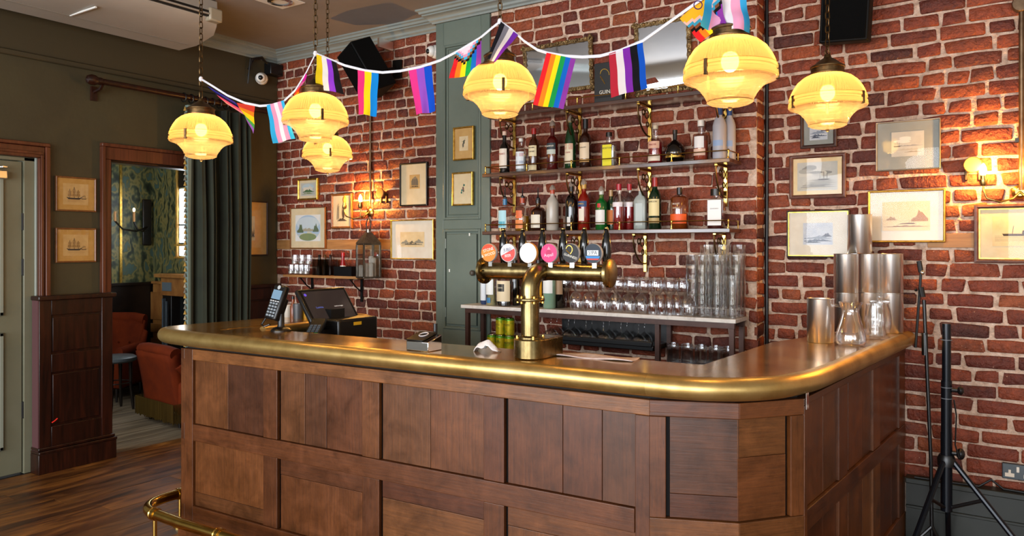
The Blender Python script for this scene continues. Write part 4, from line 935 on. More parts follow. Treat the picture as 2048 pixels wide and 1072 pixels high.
picture('small dark-framed picture with a grey mount, half behind the rightmost pendant', -.018, (1600, 1673), (203, 295), .018, FDK, GREYM, (.03, .045, .0, -.02), SKYB, 'bay')
picture('brown wooden frame holding a grey stormy ship scene on the right brickwork', -.018, (1578, 1691), (308, 396), .02, FBR, SEPIA, (.022, .022), SKYG, 'storm')
picture('silver frame with a wide grey mount round a pale seascape', -.018, (1751, 1881), (240, 340), .007, FSV, GREYM, (.067, .058, 0, .008), SKYG, 'sea')
picture('large thin gold frame with a sepia harbour scene', -.018, (1735, 1891), (379, 485), .011, GOLD, IVORY, (.058, .05), SEPIA, 'harbour')
picture('thin black and gold frame with a wide white mount round a blue-grey bay', -.018, (1573, 1699), (420, 515), .008, FBK, IVORY, (.078, .062), SKYB, 'bay', inner=GOLD)
picture('dark brown frame with a gold slip and a two-masted steamer, at the right edge', -.018, (1948, 2156), (407, 527), .021, FBR, CREAM, (.055, .05, .0, .012), SEPIA, 'steamer', inner=GOLD)
picture('small gilt frame with a painted villa on the left brickwork', -.018, (594, 634), (357, 400), .016, GOLD, CREAM, (.02, .02), SKYG, 'villa')
picture('square beige-mounted picture with a round landscape on the left brickwork', -.018, (579, 649), (415, 497), .007, FTH, CREAM, (.055, .055), PWHITE, 'round')
picture('brown upright frame with an ink drawing of an arch behind the left wall lamp', -.018, (661, 702), (387, 457), .018, FTH, CREAM, (.02, .02), CREAM, 'arch', ink='#4a3d30', wash='#b09a78')
picture('black upright frame with a small etching of a gabled house', -.018, (798, 853), (325, 412), .012, FBK, CREAM, (.075, .1, .01, .02), TAN, 'cottage')
picture('gold frame with a white mount round a sepia village street', -.018, (780, 866), (439, 519), .01, GOLD, IVORY, (.085, .085), SEPIA, 'town', ink='#5d5648', wash='#8d8674')
picture('upper small gold frame on the sage cupboard, a bird print', YB-.021, (905, 946), (253, 320), .012, GOLD, TAN, (.04, .055), CREAM, 'bird')
picture('lower small gold frame on the sage cupboard, a print of green birds', YB-.021, (903, 944), (344, 411), .012, GOLD, CREAM, (.04, .055), CREAM, 'parrots')
picture('upper of two ship engravings on the olive wall', 'L', (112, 193), (354, 423), .011, FTH, OCHRE, (.04, .035), TAN, 'ship', grp='ship engravings on the olive wall', wash='#9a7440')
picture('lower of two ship engravings on the olive wall', 'L', (112, 193), (456, 525), .011, FTH, OCHRE, (.04, .035), TAN, 'ship', grp='ship engravings on the olive wall', wash='#9a7440')
picture('dark-edged picture with a wide tan mount half behind the green curtain', 'L', (478, 536), (402, 511), .009, FDK, TAN, (.12, .12), SKYG, 'town')

# ------------------------------------------------------------------ curtain and its pole
XC = XL+.155
cr_ = thing('curtain', 'heavy dark green curtain with a tasselled edge, hanging from the wooden pole', 'curtain')
CUR = mat('green_velvet', [(.3,'#1d2115'),(.7,'#272c1c')], rough=.85, nscale=6, sheen=.15)
y0, y1, zt = -.955, -.37, 2.58
def cpt(a, b):
    y = y0 + (y1-y0)*a*(1-.07*b*a); amp = .075*(.55+.45*min(1, b*3))
    s = a*9.0 + .35*sin(a*23)
    return (XC + amp*sin(2*pi*s)*(0 if a < .04 else 1) + .012*sin(31*a+2*b), y + .018*cos(2*pi*s)*(a > .05), zt - (zt-.02)*b)
MB().grid(cpt, 220, 14).build('cloth', CUR, cr_, smooth=80, solid=.004)
MB().box((XC-.03, y0-.02, .02), (XC+.01, y0+.012, zt)).build('edge_band', mat('pale_sage_braid', '#6f8078', rough=.8), cr_)
TSM = [mat('tassel_' + c, c, rough=.8) for c in ('#9a8f78', '#6f6a5c', '#a8843c')]
tm = [MB().lathe([(0, .016), (.006, .014), (.004, .009), (.012, -.012), (.010, -.016), (0, -.016)], 8).mesh('tassel', mm_) for mm_ in TSM]
for k in range(58):
    o = bpy.data.objects.new('tassel', tm[k % 3 if k % 5 else 2]); COL.objects.link(o); o.parent = cr_; o.location = (XC-.012, y0-.032, zt-.03-k*.041)
pole = thing('curtain_pole', 'dark wooden curtain pole with a ball end on the olive wall', 'curtain pole')
xp = XL+.13; zp = 2.645
MB().cyl((xp, -1.62, zp), (xp, -.05, zp), .021, 16).build('pole', DARKW, pole)
MB().lathe([(0, -.06), (.026, -.05), (.037, -.026), (.036, 0), (.024, .022), (.026, .03), (.026, .045), (.02, .05)], 20, M=Matrix.Rotation(radians(-90), 4, 'X'), o=(xp, -1.66, zp)).build('finial', DARKW, pole)
MB().box((XL, -1.625, zp-.12), (XL+.02, -1.585, zp-.02)).tube([(XL+.01, -1.605, zp-.06), (xp-.03, -1.605, zp-.045), (xp, -1.605, zp-.015)], .012, 8).build('bracket', DARKW, pole)
for k in range(10):
    y = -.99+k*.062; MB().tube([(xp+.034*cos(2*pi*i/16), y, zp-.008+.034*sin(2*pi*i/16)) for i in range(16)], .0045, 6, closed=True).build('ring', BLACKM, pole)

# ------------------------------------------------------------------ the back room's furniture
ORG = mat('orange_velvet', [(.3,'#541a05'),(.7,'#6a2406')], rough=.85, nscale=5, spec=.12)
def armchair(lb, loc, rz, fringe):
    r = thing('armchair', lb, 'armchair', loc, rz)
    MB().box((-.36, -.36, .16), (.36, .36, .43)).build('seat', ORG, r, bevel=.05, seg=4)
    MB().grid(lambda a, b: ((-.38+.76*a), .36+.1*b**1.5+.03*cos(pi*(a-.5)*2)*0, .2+.72*b+.03*cos((a-.5)*pi)), 12, 8).build('backrest', ORG, r, solid=.13, bevel=.0)
    MB().tube([(-.38, .44, .93), (-.2, .46, .955), (.2, .46, .955), (.38, .44, .93)], .072, 12).build('back_roll', ORG, r, smooth=60)
    for s in (-1, 1):
        MB().box((s*.36-.06, -.36, .16), (s*.36+.06, .42, .58)).build('arm', ORG, r, bevel=.04, seg=4)
        MB().tube([(s*.4, -.38, .6), (s*.4, .3, .62), (s*.39, .42, .78)], [.062, .062, .05], 12).build('arm_roll', ORG, r, smooth=60)
        for y in (-.32, .38): MB().cyl((s*.33, y, 0), (s*.33, y, .16), .016, 10, .024).build('leg', DKB, r)
    for x in (-.18, 0, .18): MB().ball((x, .3, .66), .014, 8).build('button', ORG, r)
    if fringe:
        fm_ = mat('olive_fringe', [(.3,'#2a1c08'),(.7,'#4e3a16')], scale=(90,90,1), rough=.9, nscale=1, spec=.05)
        f = MB(); per = [(-.43, -.4), (.43, -.4), (.43, .5), (-.43, .5)]
        for i in range(4):
            a, b = Vector(per[i]), Vector(per[(i+1) % 4]); n = int((b-a).length/.012)
            for k in range(n): p = a+(b-a)*k/n; f.cyl((p.x, p.y, .07+random.uniform(0, .03)), (p.x, p.y, .32), .0055, 4, .004)
        f.build('fringe', fm_, r)
    return r
p = PZ(326, 846, .0)
ch1 = armchair('rust orange armchair with a long fringe, turned away, beyond the doorway', (-5.93, -.42, 0), 0, True)
ch1.rotation_euler = (0, 0, radians(180-6)); ch1.scale = (.78, .78, .66)
ch2 = armchair('rust orange button-back armchair against the dark panelling', (-7.42, -.42, 0), radians(32), False); ch2.scale = (.62, .62, .8)
st = thing('stool', 'low round stool with a grey padded seat between the orange armchairs', 'stool', (-6.82, -.66, 0))
MB().lathe([(0, .44), (.15, .44), (.17, .455), (.172, .48), (.15, .495), (0, .5)], 28).build('seat', mat('grey_leather', '#4a4e50', rough=.4), st)
for k in range(4):
    a = radians(45+90*k); MB().tube([(.12*cos(a), .12*sin(a), .44), (.125*cos(a), .125*sin(a), .2), (.14*cos(a), .14*sin(a), .06), (.145*cos(a), .145*sin(a), 0)], [.018, .012, .015, .011], 10).build('leg', DKB, st)
MB().tube([(.125*cos(2*pi*i/20), .125*sin(2*pi*i/20), .25) for i in range(20)], .006, 6, closed=True).build('ring', DKB, st)
# fireplace and bamboo-framed mirror on the papered wall; a glowing pane is its reflection
fx = PY(346, 600, Y2).x
fp = thing('fireplace', 'dark fireplace surround with a panelled wooden overmantel beyond the doorway', 'fireplace', (0, 0, 0))
MB().box((fx, Y2-.12, 0), (fx+.16, Y2, .98)).build('jamb', DKB, fp, bevel=.004); MB().box((fx+.95, Y2-.12, 0), (fx+1.11, Y2, .98)).build('jamb', DKB, fp, bevel=.004)
for k in range(3): MB().box((fx+.05+.035*k, Y2-.16+.02*k, 0), (fx+.065+.035*k, Y2-.12, .95-.03*k)).build('fluting', mat('slate_fluting', '#4a4f55', rough=.3), fp, bevel=.003)
MB().box((fx, Y2-.14, .98), (fx+1.11, Y2, 1.17)).build('frieze', OAKP, fp, bevel=.004); MB().box((fx-.03, Y2-.2, 1.17), (fx+1.14, Y2, 1.21)).build('mantel_shelf', OAKP, fp, bevel=.006)
MB().box((fx+.16, Y2-.02, 0), (fx+.95, Y2, .98)).build('hearth_back', flat('#0a0908'), fp)
MB().box((fx+.04, Y2-.15, 1.03), (fx+.2, Y2-.138, 1.12)).build('tile', mat('grey_mirror_tile', '#9aa7ae', rough=.1, metal=.6), fp)
a = PY(355, 515, Y2-.03); b = PY(355, 331, Y2-.03); bx = a.x
wn = struct('window_5', MB().box((bx+.02, Y2-.02, a.z+.02), (bx+.95, Y2-.01, b.z-.25)), mat('glowing_reflection_pane', '#ffffff', emit='#eaf4ff', es=4.0))  # mirror face: the daylight it reflects is made by emission
BAM = mat('bamboo', [(.3,'#9a6a22'),(.7,'#c99a42')], rough=.35, nscale=10)
for xx in (bx, bx+.97): MB().tube([(xx, Y2-.035, a.z+(b.z+.05-a.z)*i/24) for i in range(25)], [.014+.004*(i % 4 == 0) for i in range(25)], 10).build('bamboo_post', BAM, wn)
for zz in (a.z, a.z+.13, b.z): MB().cyl((bx-.04, Y2-.035, zz), (bx+1.0, Y2-.035, zz), .011, 10).build('bamboo_rail', BAM, wn)
for zz in (PY(363, 450, Y2).z, PY(363, 487, Y2).z): MB().box((bx+.02, Y2-.03, zz-.008), (bx+.95, Y2-.02, zz+.008)).build('reflected_bar', flat('#2c3a32'), wn)  # bars of the window reflected in the mirror, built as strips
MB().box((bx+.02, Y2-.03, PY(363, 376, Y2).z), (bx+.95, Y2-.02, b.z)).build('dark_reflection', DKB, wn)  # dark upper part of the mirror's reflection, built as a board
ml = struct('trim_6', MB().box((X2, PX(241, 400, X2).y-.012, 1.11), (X2+.012, PX(241, 400, X2).y+.012, 3.0)), GOLD)
ws = thing('candle_bracket', 'dark branched candle bracket on the papered wall beyond the doorway', 'wall lamp', PX(292, 445, X2+.02))
MB().box((0, -.05, -.25), (.03, .05, .25)).build('back_plate', DKB, ws, bevel=.012)
for dy, on in ((-.22, True), (-.42, False)):
    MB().tube([(.03, 0, -.05), (.1, dy*.4, -.1), (.14, dy*.8, -.08), (.15, dy, 0)], .009, 8).build('arm', DKB, ws); MB().cyl((.15, dy, 0), (.15, dy, .1), .012, 10).build('candle', mat('candle_wax', '#c98a4a', rough=.5), ws)
    if on: MB().ball((.15, dy, .125), .014, 8, (1, 1, 1.6)).build('flame_bulb', mat('dim_candle_bulb', '#ffe0a0', emit='#ffd890', es=8), ws)
# ------------------------------------------------------------------ bottle shelves on the chimney breast
SHW = mat('dark_walnut_shelf', [(.3,'#2c1a12'),(.55,'#4f3224'),(.75,'#6a4836')], scale=(1.2,10,14), rough=.24, nscale=2, dist=.5, bump=.1, coat=.5)
YS0, YS1 = -.36, YB-.012
def shelf(lb, x0, x1, z, brx, rail=True, th=.024):
    r = thing('bottle_shelf', lb, 'shelf', (0, 0, 0))
    MB().box((x0, YS0, z-th), (x1, YS1, z)).build('board', SHW, r, bevel=.003)
    zr = z+.043
    MB().tube([(x0+.018, YS1-.01, zr), (x0+.018, YS0+.014, zr), (x1-.012, YS0+.014, zr), (x1-.012, YS1-.01, zr)], .0032, 8).build('gallery_rail', BRASSB, r)
    n = 5
    for k in range(n+1):
        x = x0+.018+(x1-.03-x0)*k/n
        MB().lathe([(0, 0), (.008, 0), (.008, .003), (.004, .007), (.0035, .03), (.0055, .036), (.0062, .044), (.004, .05), (0, .051)], 10, o=(x, YS0+.014, z)).build('rail_post', BRASSB, r)
    for x in (x0+.018, x1-.012): MB().cyl((x, YS1-.02, z), (x, YS1-.02, z+.045), .0038, 8).build('rail_post', BRASSB, r)
    for x in brx:
        b = MB().box((x-.011, YS1-.012, z-th-.23), (x+.011, YS1, z-th-.004)).box((x-.009, YS0+.03, z-th-.012), (x+.009, YS1, z-th-.001)).build('bracket', BRASSB, r, bevel=.002)
        s = MB()
        s.tube([(x, YS1-.012-.17*sin(t*pi/2/10), z-th-.18+.165*(1-cos(t*pi/2/10))) for t in range(11)], .0055, 6)
        for cy, cz, rr in ((-.05, -.05, .026), (-.1, -.045, .017), (-.04, -.11, .016)):
            s.tube([(x, YS1+cy+rr*cos(2*pi*i/14), z-th+cz+rr*sin(2*pi*i/14)) for i in range(14)], .004, 5, closed=True)
        s.ball((x, YS0+.045, z-th-.014), .008, 8)
        s.build('scrollwork', BRONZE, b)
    return r
bx = [PY(u, 300, YB-.03).x for u in (1027, 1158, 1298, 1450)]
Z1, Z2, Z3 = 2.362, 1.978, 1.597
shelf('highest bottle shelf, under the two ornate mirrors', -2.86, -1.22, Z1, bx)
shelf('middle bottle shelf with a brass gallery rail', -2.905, -1.256, Z2, bx)
shelf('lowest bottle shelf, right above the tap handles', -2.905, -1.256, Z3, [bx[0], bx[1], PY(1289, 480, YB-.03).x, PY(1447, 480, YB-.03).x])

# ------------------------------------------------------------------ bottles
def gcol(n_, c, rough=.06): return mat('bottle_glass_' + n_, c, rough=rough, coat=.6, spec=.6)
FROST = mat('frosted_glass', '#a9a7ad', rough=.42, spec=.4)
LIQ = lambda c: mat('liquid_' + c.strip('#'), c, rough=.05, trans=.55, spec=.4)
PAP = lambda c: mat('label_' + c.strip('#'), c, rough=.55)
POUR = mat('black_pourer', '#121214', rough=.35)
WRAP = mat('cling_film', '#cdb9a8', rough=.3, trans=.5)
def bottle(lb, u, vt, wpx, zs, glass, liquid=None, fill=.55, shape='std', sh=.62, nk=.74, nr=.38, cap=('#111111', .07), labels=(), top=None, y=-.25, txt=None, nm='bottle', cat='bottle', capr=1.15):
    q = PY(u, 400, y); t = (q-CAM).dot(FW); x = q.x
    zt_ = CAM.z - (vt-V0)/FPX*t; H = zt_ - zs; R = wpx/2*t/FPX*(1.0 if shape != 'sq' else .86)
    r = thing(nm, lb, cat, (x, y, zs))
    gm = GLASS if glass is None else glass
    Rn = R*nr
    def outer(k): return [(0, .001), (k*R*.92, .001), (k*R, .006), (k*R, H*sh), (k*(R*.93), H*(sh+.25*(nk-sh))), (k*(R*.62+Rn*.3), H*(sh+.68*(nk-sh))), (k*Rn*1.12, H*nk), (k*Rn, H*(nk+.04)), (k*Rn, H*.95), (k*Rn*1.12, H*.955), (k*Rn*1.12, H*.985), (0, H*.985)]
    if shape == 'flask': prof = [(0, .001), (R*.55, .001), (R*.8, .012), (R, H*.28), (R*.97, H*.4), (R*.75, H*.55), (R*.35, H*.66), (Rn, H*.7), (Rn, H*.9), (0, H*.9)]
    else: prof = outer(1)
    def sq(prof_, k=1.0):
        m = MB(); n = 16; vs = []; fs = []
        for (rr, z) in prof_:
            body = rr > Rn*1.3
            for i in range(n):
                a = 2*pi*i/n + pi/n
                if body:
                    c_, s_ = cos(a), sin(a); p_ = 5.0; d = (abs(c_)**p_ + abs(s_)**p_)**(-1/p_); vs.append((rr*d*c_*k, rr*d*s_*.62*k, z))
                else: vs.append((rr*cos(a)*k, rr*sin(a)*k, z))
        for j in range(len(prof_)-1):
            for i in range(n): fs.append((j*n+i, j*n+(i+1) % n, (j+1)*n+(i+1) % n, (j+1)*n+i))
        return m.add(vs, fs)
    body = (sq(prof) if shape == 'sq' else MB().lathe(prof, 20)).build('glass', gm, r, smooth=40)
    if liquid:
        lp = [(0, .005)] + [(max(0, a-.0022), min(b, H*fill)) for a, b in prof[1:] if b < H*fill] + [(R*.9 if fill < sh else Rn*.8, H*fill), (0, H*fill)]
        (sq(lp, .94) if shape == 'sq' else MB().lathe(lp, 18)).build('liquid', LIQ(liquid), r, smooth=40)
    for (z0, z1, c, span) in labels:
        rr = R+.0006
        if shape == 'sq': o = MB().box((-R*span, -R*.62*1.0-.0016, H*z0), (R*span, -R*.62-.0004, H*z1)).build('label', PAP(c), r)
        else: o = MB().grid(lambda a, b: (rr*sin((a-.5)*2*span), -rr*cos((a-.5)*2*span), H*(z0+(z1-z0)*b)), 10, 1).build('label', PAP(c), r)
        if c not in ('#111111',): o['label'] = 'paper label'
    if cap: MB().lathe([(0, H*(.985-cap[1])), (Rn*capr, H*(.985-cap[1])), (Rn*capr, H*.998), (Rn*.9, H), (0, H)], 16).build('cap', mat('cap_' + cap[0].strip('#'), cap[0], rough=.35), r)
    if top == 'pour':
        MB().lathe([(0, H), (Rn*.9, H), (Rn*.95, H+.012), (Rn*.5, H+.016), (.0042, H+.022), (.0034, H+.075), (0, H+.076)], 10).build('pourer', POUR, r)
    if top == 'wrap': MB().lathe([(Rn*1.0, H*.96), (Rn*1.3, H*1.0), (Rn*1.1, H*1.03), (Rn*.5, H*1.08), (0, H*1.1)], 9, mod=lambda i, j: Rn*.2*(i % 2)).build('film_wrap', WRAP, r, smooth=0)
    if txt:
        for (s_, zf, size, c, sx) in txt:
            yy = -(R*.62+.002) if shape == 'sq' else -(R+.0012)
            text_part(s_, size, PAP(c), r, FACE(0, yy, H*zf), sx=sx)
    return r
GR = gcol('green', '#0d3417'); BKG = gcol('black', '#0a0807'); AMB = gcol('amber', '#3a1606'); RED = gcol('red', '#4a0a0a'); DAMB = gcol('dark_amber', '#2a1008')
# middle shelf
bottle('dark syrup bottle with a white label, leftmost on the middle shelf', 1009, 263, 21, Z2, BKG, cap=('#d9b9a4', .08), labels=[(.12, .58, '#e8dccb', 1.0)], sh=.55, nk=.72, txt=[("MARK'S", .45, .016, '#a03022', .9)], y=-.3)
bottle('short clear bottle with a white, blue and red label', 1042, 277, 21, Z2, None, '#c9d2d6', .5, cap=('#dcdcd4', .08), labels=[(.1, .6, '#dfe6ea', 1.1), (.46, .56, '#b8433c', 1.11), (.25, .33, '#3e5f92', 1.12)], sh=.62, nk=.78, y=-.29)
bottle('small clear square bottle on the middle shelf behind the rail', 1054, 302, 13, Z2, None, None, shape='sq', cap=None, sh=.8, nk=.9, y=-.22)
bottle('red-capped bourbon liqueur bottle with a cream label', 1068, 257, 22, Z2, AMB, cap=('#a01818', .12), labels=[(.36, .6, '#e6d8ae', 1.0), (.04, .16, '#d8c79a', 1.0)], sh=.6, nk=.78, txt=[('SOUTHERN', .55, .012, '#3a1c10', .8), ('COMFORT', .46, .012, '#3a1c10', .9)])
bottle('red bitter aperitif bottle with a film-wrapped top', 1105, 250, 23, Z2, RED, cap=('#7a4a2a', .06), labels=[(.46, .6, '#2e3a40', 1.05), (.36, .46, '#c7cfc4', 1.05)], sh=.66, nk=.76, top='wrap', txt=[('CAMPARI', .53, .0155, '#efe9d6', .95)])
bottle('green bottle with a red and cream label and a wrapped top', 1141, 240, 23, Z2, GR, cap=('#8a7a4a', .04), labels=[(.12, .52, '#e4d6b8', .9), (.4, .52, '#b8281e', .92)], sh=.55, nk=.86, nr=.34, top='wrap', txt=[('MOUNT', .46, .013, '#f2e8d0', .8), ('CAKES', .34, .013, '#a8281e', .9)])
bottle('dark brown bottle with a black cap and tall cream label', 1171, 238, 24, Z2, DAMB, cap=('#0c0c0c', .18), labels=[(.2, .52, '#e6cfae', 1.1), (.13, .19, '#c79a5a', 1.1)], sh=.6, nk=.72, txt=[('GLENLIVET', .42, .0095, '#4a3424', 1)])
bottle('square clear bottle with a bright yellow label', 1218, 265, 35, Z2, None, '#d8dcd6', .6, shape='sq', cap=('#14110f', .1), sh=.66, nk=.7, nr=.36, labels=[(.03, .64, '#e8d916', .66)], txt=[('HOXTON', .54, .018, '#3a3a2a', .8)])
bottle('clear bottle of red liqueur with a cream label on the middle shelf', 1311, 251, 30, Z2, None, '#b01820', .55, cap=('#c9b89a', .08), sh=.56, nk=.7, nr=.32, labels=[(.08, .24, '#e8d6bd', 1.0), (.4, .58, '#d8a88c', .9)], txt=[('PINKSTER', .49, .013, '#9a2a2a', .8)])
bottle('round black liqueur flask with a gold band', 1350, 260, 42, Z2, BKG, shape='flask', nr=.2, cap=('#2a2016', .1), y=-.25)
q = PY(1350, 300, -.25); fo = [o for o in bpy.data.objects if o.get('label', '').startswith('round black liqueur')][0]
MB().lathe([(.0545, .03), (.0565, .037), (.0565, .047), (.054, .055)], 36, mod=lambda i, j: (.0009 if i % 4 < 2 else 0)).build('gold_band', GOLD, fo)
bottle('pink gin bottle with a white label and white stopper', 1402, 241, 30, Z2, None, '#d05a3c', .5, cap=('#e4dcd2', .13), sh=.6, nk=.68, nr=.4, labels=[(.32, .6, '#ece6e2', .7), (.14, .3, '#e8bfa6', .9)])
bottle('frosted tall vodka bottle with a blue neck, left one of the pair', 1439, 206, 27, Z2, FROST, cap=('#1e3f78', .2), sh=.6, nk=.76, nr=.4, capr=1.1, labels=[(.24, .34, '#8fa6c8', .8)], y=-.27)
bottle('frosted tall vodka bottle with a blue neck, right one of the pair', 1459, 207, 24, Z2, FROST, cap=('#1e3f78', .2), sh=.6, nk=.76, nr=.4, capr=1.1, labels=[(.24, .34, '#8fa6c8', .8)], y=-.21)
# lowest shelf
bottle('clear gin bottle with a pale blue label and a black pourer', 1010, 398, 27, Z3, None, None, cap=('#2a6a94', .17), sh=.7, nk=.78, nr=.3, labels=[(.1, .64, '#a8d4dc', .75), (.14, .3, '#3a9ab0', .55)], top='pour', y=-.29)
bottle('clear bottle with an orange label and black pourer, half full of amber', 1045, 396, 30, Z3, None, '#b8801c', .45, cap=('#a8442c', .14), sh=.7, nk=.78, nr=.3, labels=[(.08, .34, '#e2874a', .6), (.38, .62, '#d86a3c', .5)], top='pour')
bottle('dark amber bottle with a white label and short black pourer', 1076, 400, 29, Z3, DAMB, cap=('#1a1412', .08), sh=.62, nk=.76, nr=.32, labels=[(.1, .52, '#e2d8c4', .8)], top='pour')
bottle('cloudy white bottle with a wrapped top on the lowest shelf', 1105, 378, 25, Z3, mat('milky_glass', '#b3a99c', rough=.25), cap=('#b84a30', .1), sh=.66, nk=.82, nr=.34, top='wrap')
bottle('black round-shouldered bottle with a small white back label', 1143, 371, 25, Z3, BKG, cap=('#1a1614', .12), sh=.66, nk=.8, nr=.32, labels=[(.1, .3, '#dcd8d0', .3)], top='wrap')
bottle('bright red aperitif bottle with a blue and yellow diagonal label', 1168, 367, 25, Z3, gcol('scarlet', '#7a1408'), cap=('#c89a4a', .1), sh=.62, nk=.8, nr=.34, labels=[(.5, .62, '#27406a', .9), (.2, .46, '#e2d6c2', .5)], top='wrap', txt=[('APEROL', .56, .012, '#e8b41c', .9)])
bottle('green gin bottle with a white label and red seal', 1203, 380, 24, Z3, gcol('bright_green', '#0f5a20'), cap=('#c9c2b4', .1), sh=.66, nk=.78, nr=.36, labels=[(.14, .5, '#e8e4dc', 1.0), (.56, .66, '#c0282a', .3)], top='wrap')
bottle('dark green herbal liqueur bottle with an orange label', 1222, 380, 20, Z3, gcol('deep_green', '#0b2a14'), shape='sq', cap=('#b08a5a', .14), sh=.64, nk=.76, nr=.42, labels=[(.14, .5, '#c86a24', .8)], y=-.21)
for u_, w_, y_, lb_ in ((1238, 25, -.27, 'left'), (1259, 22, -.22, 'right')):
    bottle(lb_ + ' one of two cut-glass bottles of red gin with crimson caps', u_, 368, w_, Z3, None, '#b81a1e', .5, cap=('#a8182c', .12), sh=.66, nk=.78, nr=.36, labels=[(.5, .6, '#e6d8d8', 1.0)], y=y_)
bottle('squared silver tequila bottle with a round cork stopper', 1281, 372, 29, Z3, mat('smoky_glass', '#9aa09a', rough=.3), cap=('#c9a48c', .1), shape='sq', sh=.66, nk=.8, nr=.3, labels=[(.1, .6, '#b9c2be', .6)], capr=1.5)
bottle('green whiskey bottle with a cream label and red neck', 1310, 355, 25, Z3, gcol('bottle_green', '#0c2412'), cap=('#9a1a22', .16), sh=.62, nk=.78, nr=.36, labels=[(.26, .58, '#e8d49a', 1.1), (.12, .22, '#b8a06a', 1.1)], txt=[('JAMESON', .53, .0145, '#3a2a14', .9)])
bottle('flask-shaped bourbon bottle with an orange label', 1359, 375, 36, Z3, None, '#a84a10', .8, cap=('#1a1210', .16), sh=.74, nk=.84, nr=.26, labels=[(.13, .36, '#e85a1c', 1.2)], txt=[('BULLEIT', .6, .013, '#e8dcc8', .9), ('BOURBON', .5, .009, '#e8dcc8', .9)])
bottle('square almond liqueur bottle with a big white label and black stopper', 1432, 378, 39, Z3, None, '#5a1410', .4, shape='sq', cap=('#121010', .15), sh=.72, nk=.76, nr=.34, labels=[(.08, .72, '#f0eeea', .82)], capr=1.9, txt=[('DISARONNO', .5, .009, '#6a5a5a', .9)])
# bottles at the left end of the white counter
Z4 = 1.107
bottle('slim bottle with a blue and white label half behind the tap flange', 969, 528, 16, Z4, gcol('blue', '#1a3a66'), cap=None, labels=[(.1, .8, '#dfe6ee', .9)], sh=.8, nk=.9, y=-.27)
bottle('clear bottle with a white label and blue band on the white counter', 983, 524, 22, Z4, None, '#d6cf9a', .7, cap=None, labels=[(.25, .6, '#e6eaea', .9), (.06, .18, '#3a7aa8', .4)], sh=.7, nk=.85, y=-.31)
bottle('squat dark rum bottle with a cream inked label', 1010, 530, 33, Z4, None, '#241208', .2, cap=('#151210', .14), sh=.68, nk=.8, nr=.34, labels=[(.12, .62, '#e4d2ae', 1.2), (.36, .54, '#16120f', .5)], txt=[('KRAKEN', .45, .011, '#e8dcc4', .9)], y=-.31)
bottle('black bottle beside the tap column on the white counter', 1030, 520, 22, Z4, BKG, cap=('#0c0c0c', .1), y=-.24)
bottle('dark bottle with a bright yellow label behind the tap column', 1077, 520, 24, Z4, BKG, cap=('#0c0c0c', .1), labels=[(.1, .6, '#e8a01c', 1.1)], y=-.24)
bottle('pale green bottle with a white label behind the tap bar', 1099, 522, 26, Z4, gcol('pale_green', '#7a9a84'), cap=('#dddddd', .08), labels=[(.32, .7, '#e6e6e2', 1.0)], y=-.3)
bottle('dark bottle with a kraft paper label behind the tap bar', 1119, 524, 22, Z4, BKG, cap=('#0c0c0c', .1), labels=[(.3, .7, '#9a7a5a', 1.1)], y=-.25)

# ------------------------------------------------------------------ white-topped back counter
bc = thing('back_counter', 'narrow back counter with a pale top on a thin brown steel frame', 'counter')
MARB = mat('pale_marble', [(.35,'#c9c2bb'),(.5,'#ded8d0'),(.8,'#e6e1da')], rough=.25, nscale=9, dist=2)
FRM = mat('brown_steel', [(.3,'#3a2620'),(.7,'#563b33')], rough=.38, metal=.3, nscale=8)
cx0, cx1, cy0, cy1 = -3.06, -1.215, -.39, YB-.034
MB().box((cx0, cy0, Z4-.022), (cx1, cy1, Z4)).build('top', MARB, bc, bevel=.002)
for y in (cy0+.02, cy1-.02): MB().box((cx0+.03, y-.012, Z4-.052), (cx1-.01, y+.012, Z4-.0225)).build('rail', FRM, bc)
for x in (cx0+.045, PY(1313, 700, cy0).x, cx1-.025):
    for y in (cy0+.02, cy1-.02): MB().box((x-.013, y-.013, 0), (x+.013, y+.013, Z4-.053)).build('leg', FRM, bc)
MB().box((PY(1090, 700, cy0).x, cy0+.0, .90), (PY(1306, 700, cy0).x, cy1, .93)).build('black_shelf', mat('black_rubber', '#0b0d10', rough=.3), bc, bevel=.004)
MB().box((PY(1090, 700, cy0).x, cy1-.004, .931), (PY(1306, 700, cy0).x, cy1-.001, 1.05)).build('back_panel', mat('black_rubber', '#0b0d10', rough=.3), bc)
MB().box((PY(1318, 700, cy0).x, cy0, .80), (cx1-.05, cy1, .82)).build('lower_shelf', FRM, bc)
MB().box((PY(1090, 700, cy0).x, cy0-.02, .925), (PY(1306, 700, cy0).x, cy0, .955)).build('shelf_lip', mat('black_rubber', '#0b0d10', rough=.3), bc, bevel=.004)

# glassware: one of each kind, then copies
TGLASS = glassy('thin_tumbler_glass', (.985,.98,.97), f0=.035, f1=.6)
def gl(nm, prof, n=20): return MB().lathe(prof, n).mesh(nm, TGLASS if nm == 'tumbler' else GLASS, 60)
WG = gl('wine_glass', [(0, 0), (.03, .001), (.034, .003), (.006, .007), (.0035, .016), (.0035, .085), (.008, .095), (.026, .107), (.038, .13), (.0415, .155), (.039, .185), (.034, .21), (.0333, .21), (.0383, .184), (.0407, .155), (.037, .131), (.025, .109), (0, .1)])
FL = gl('flute', [(0, 0), (.026, .001), (.029, .003), (.005, .007), (.0035, .016), (.0035, .07), (.012, .085), (.022, .11), (.025, .15), (.023, .2), (.0225, .2), (.0244, .15), (.0212, .111), (0, .08)])
CP = gl('coupe', [(0, 0), (.028, .001), (.03, .003), (.005, .007), (.0032, .016), (.0032, .06), (.012, .068), (.034, .085), (.046, .105), (.048, .122), (.0474, .122), (.0452, .105), (.033, .087), (0, .066)])
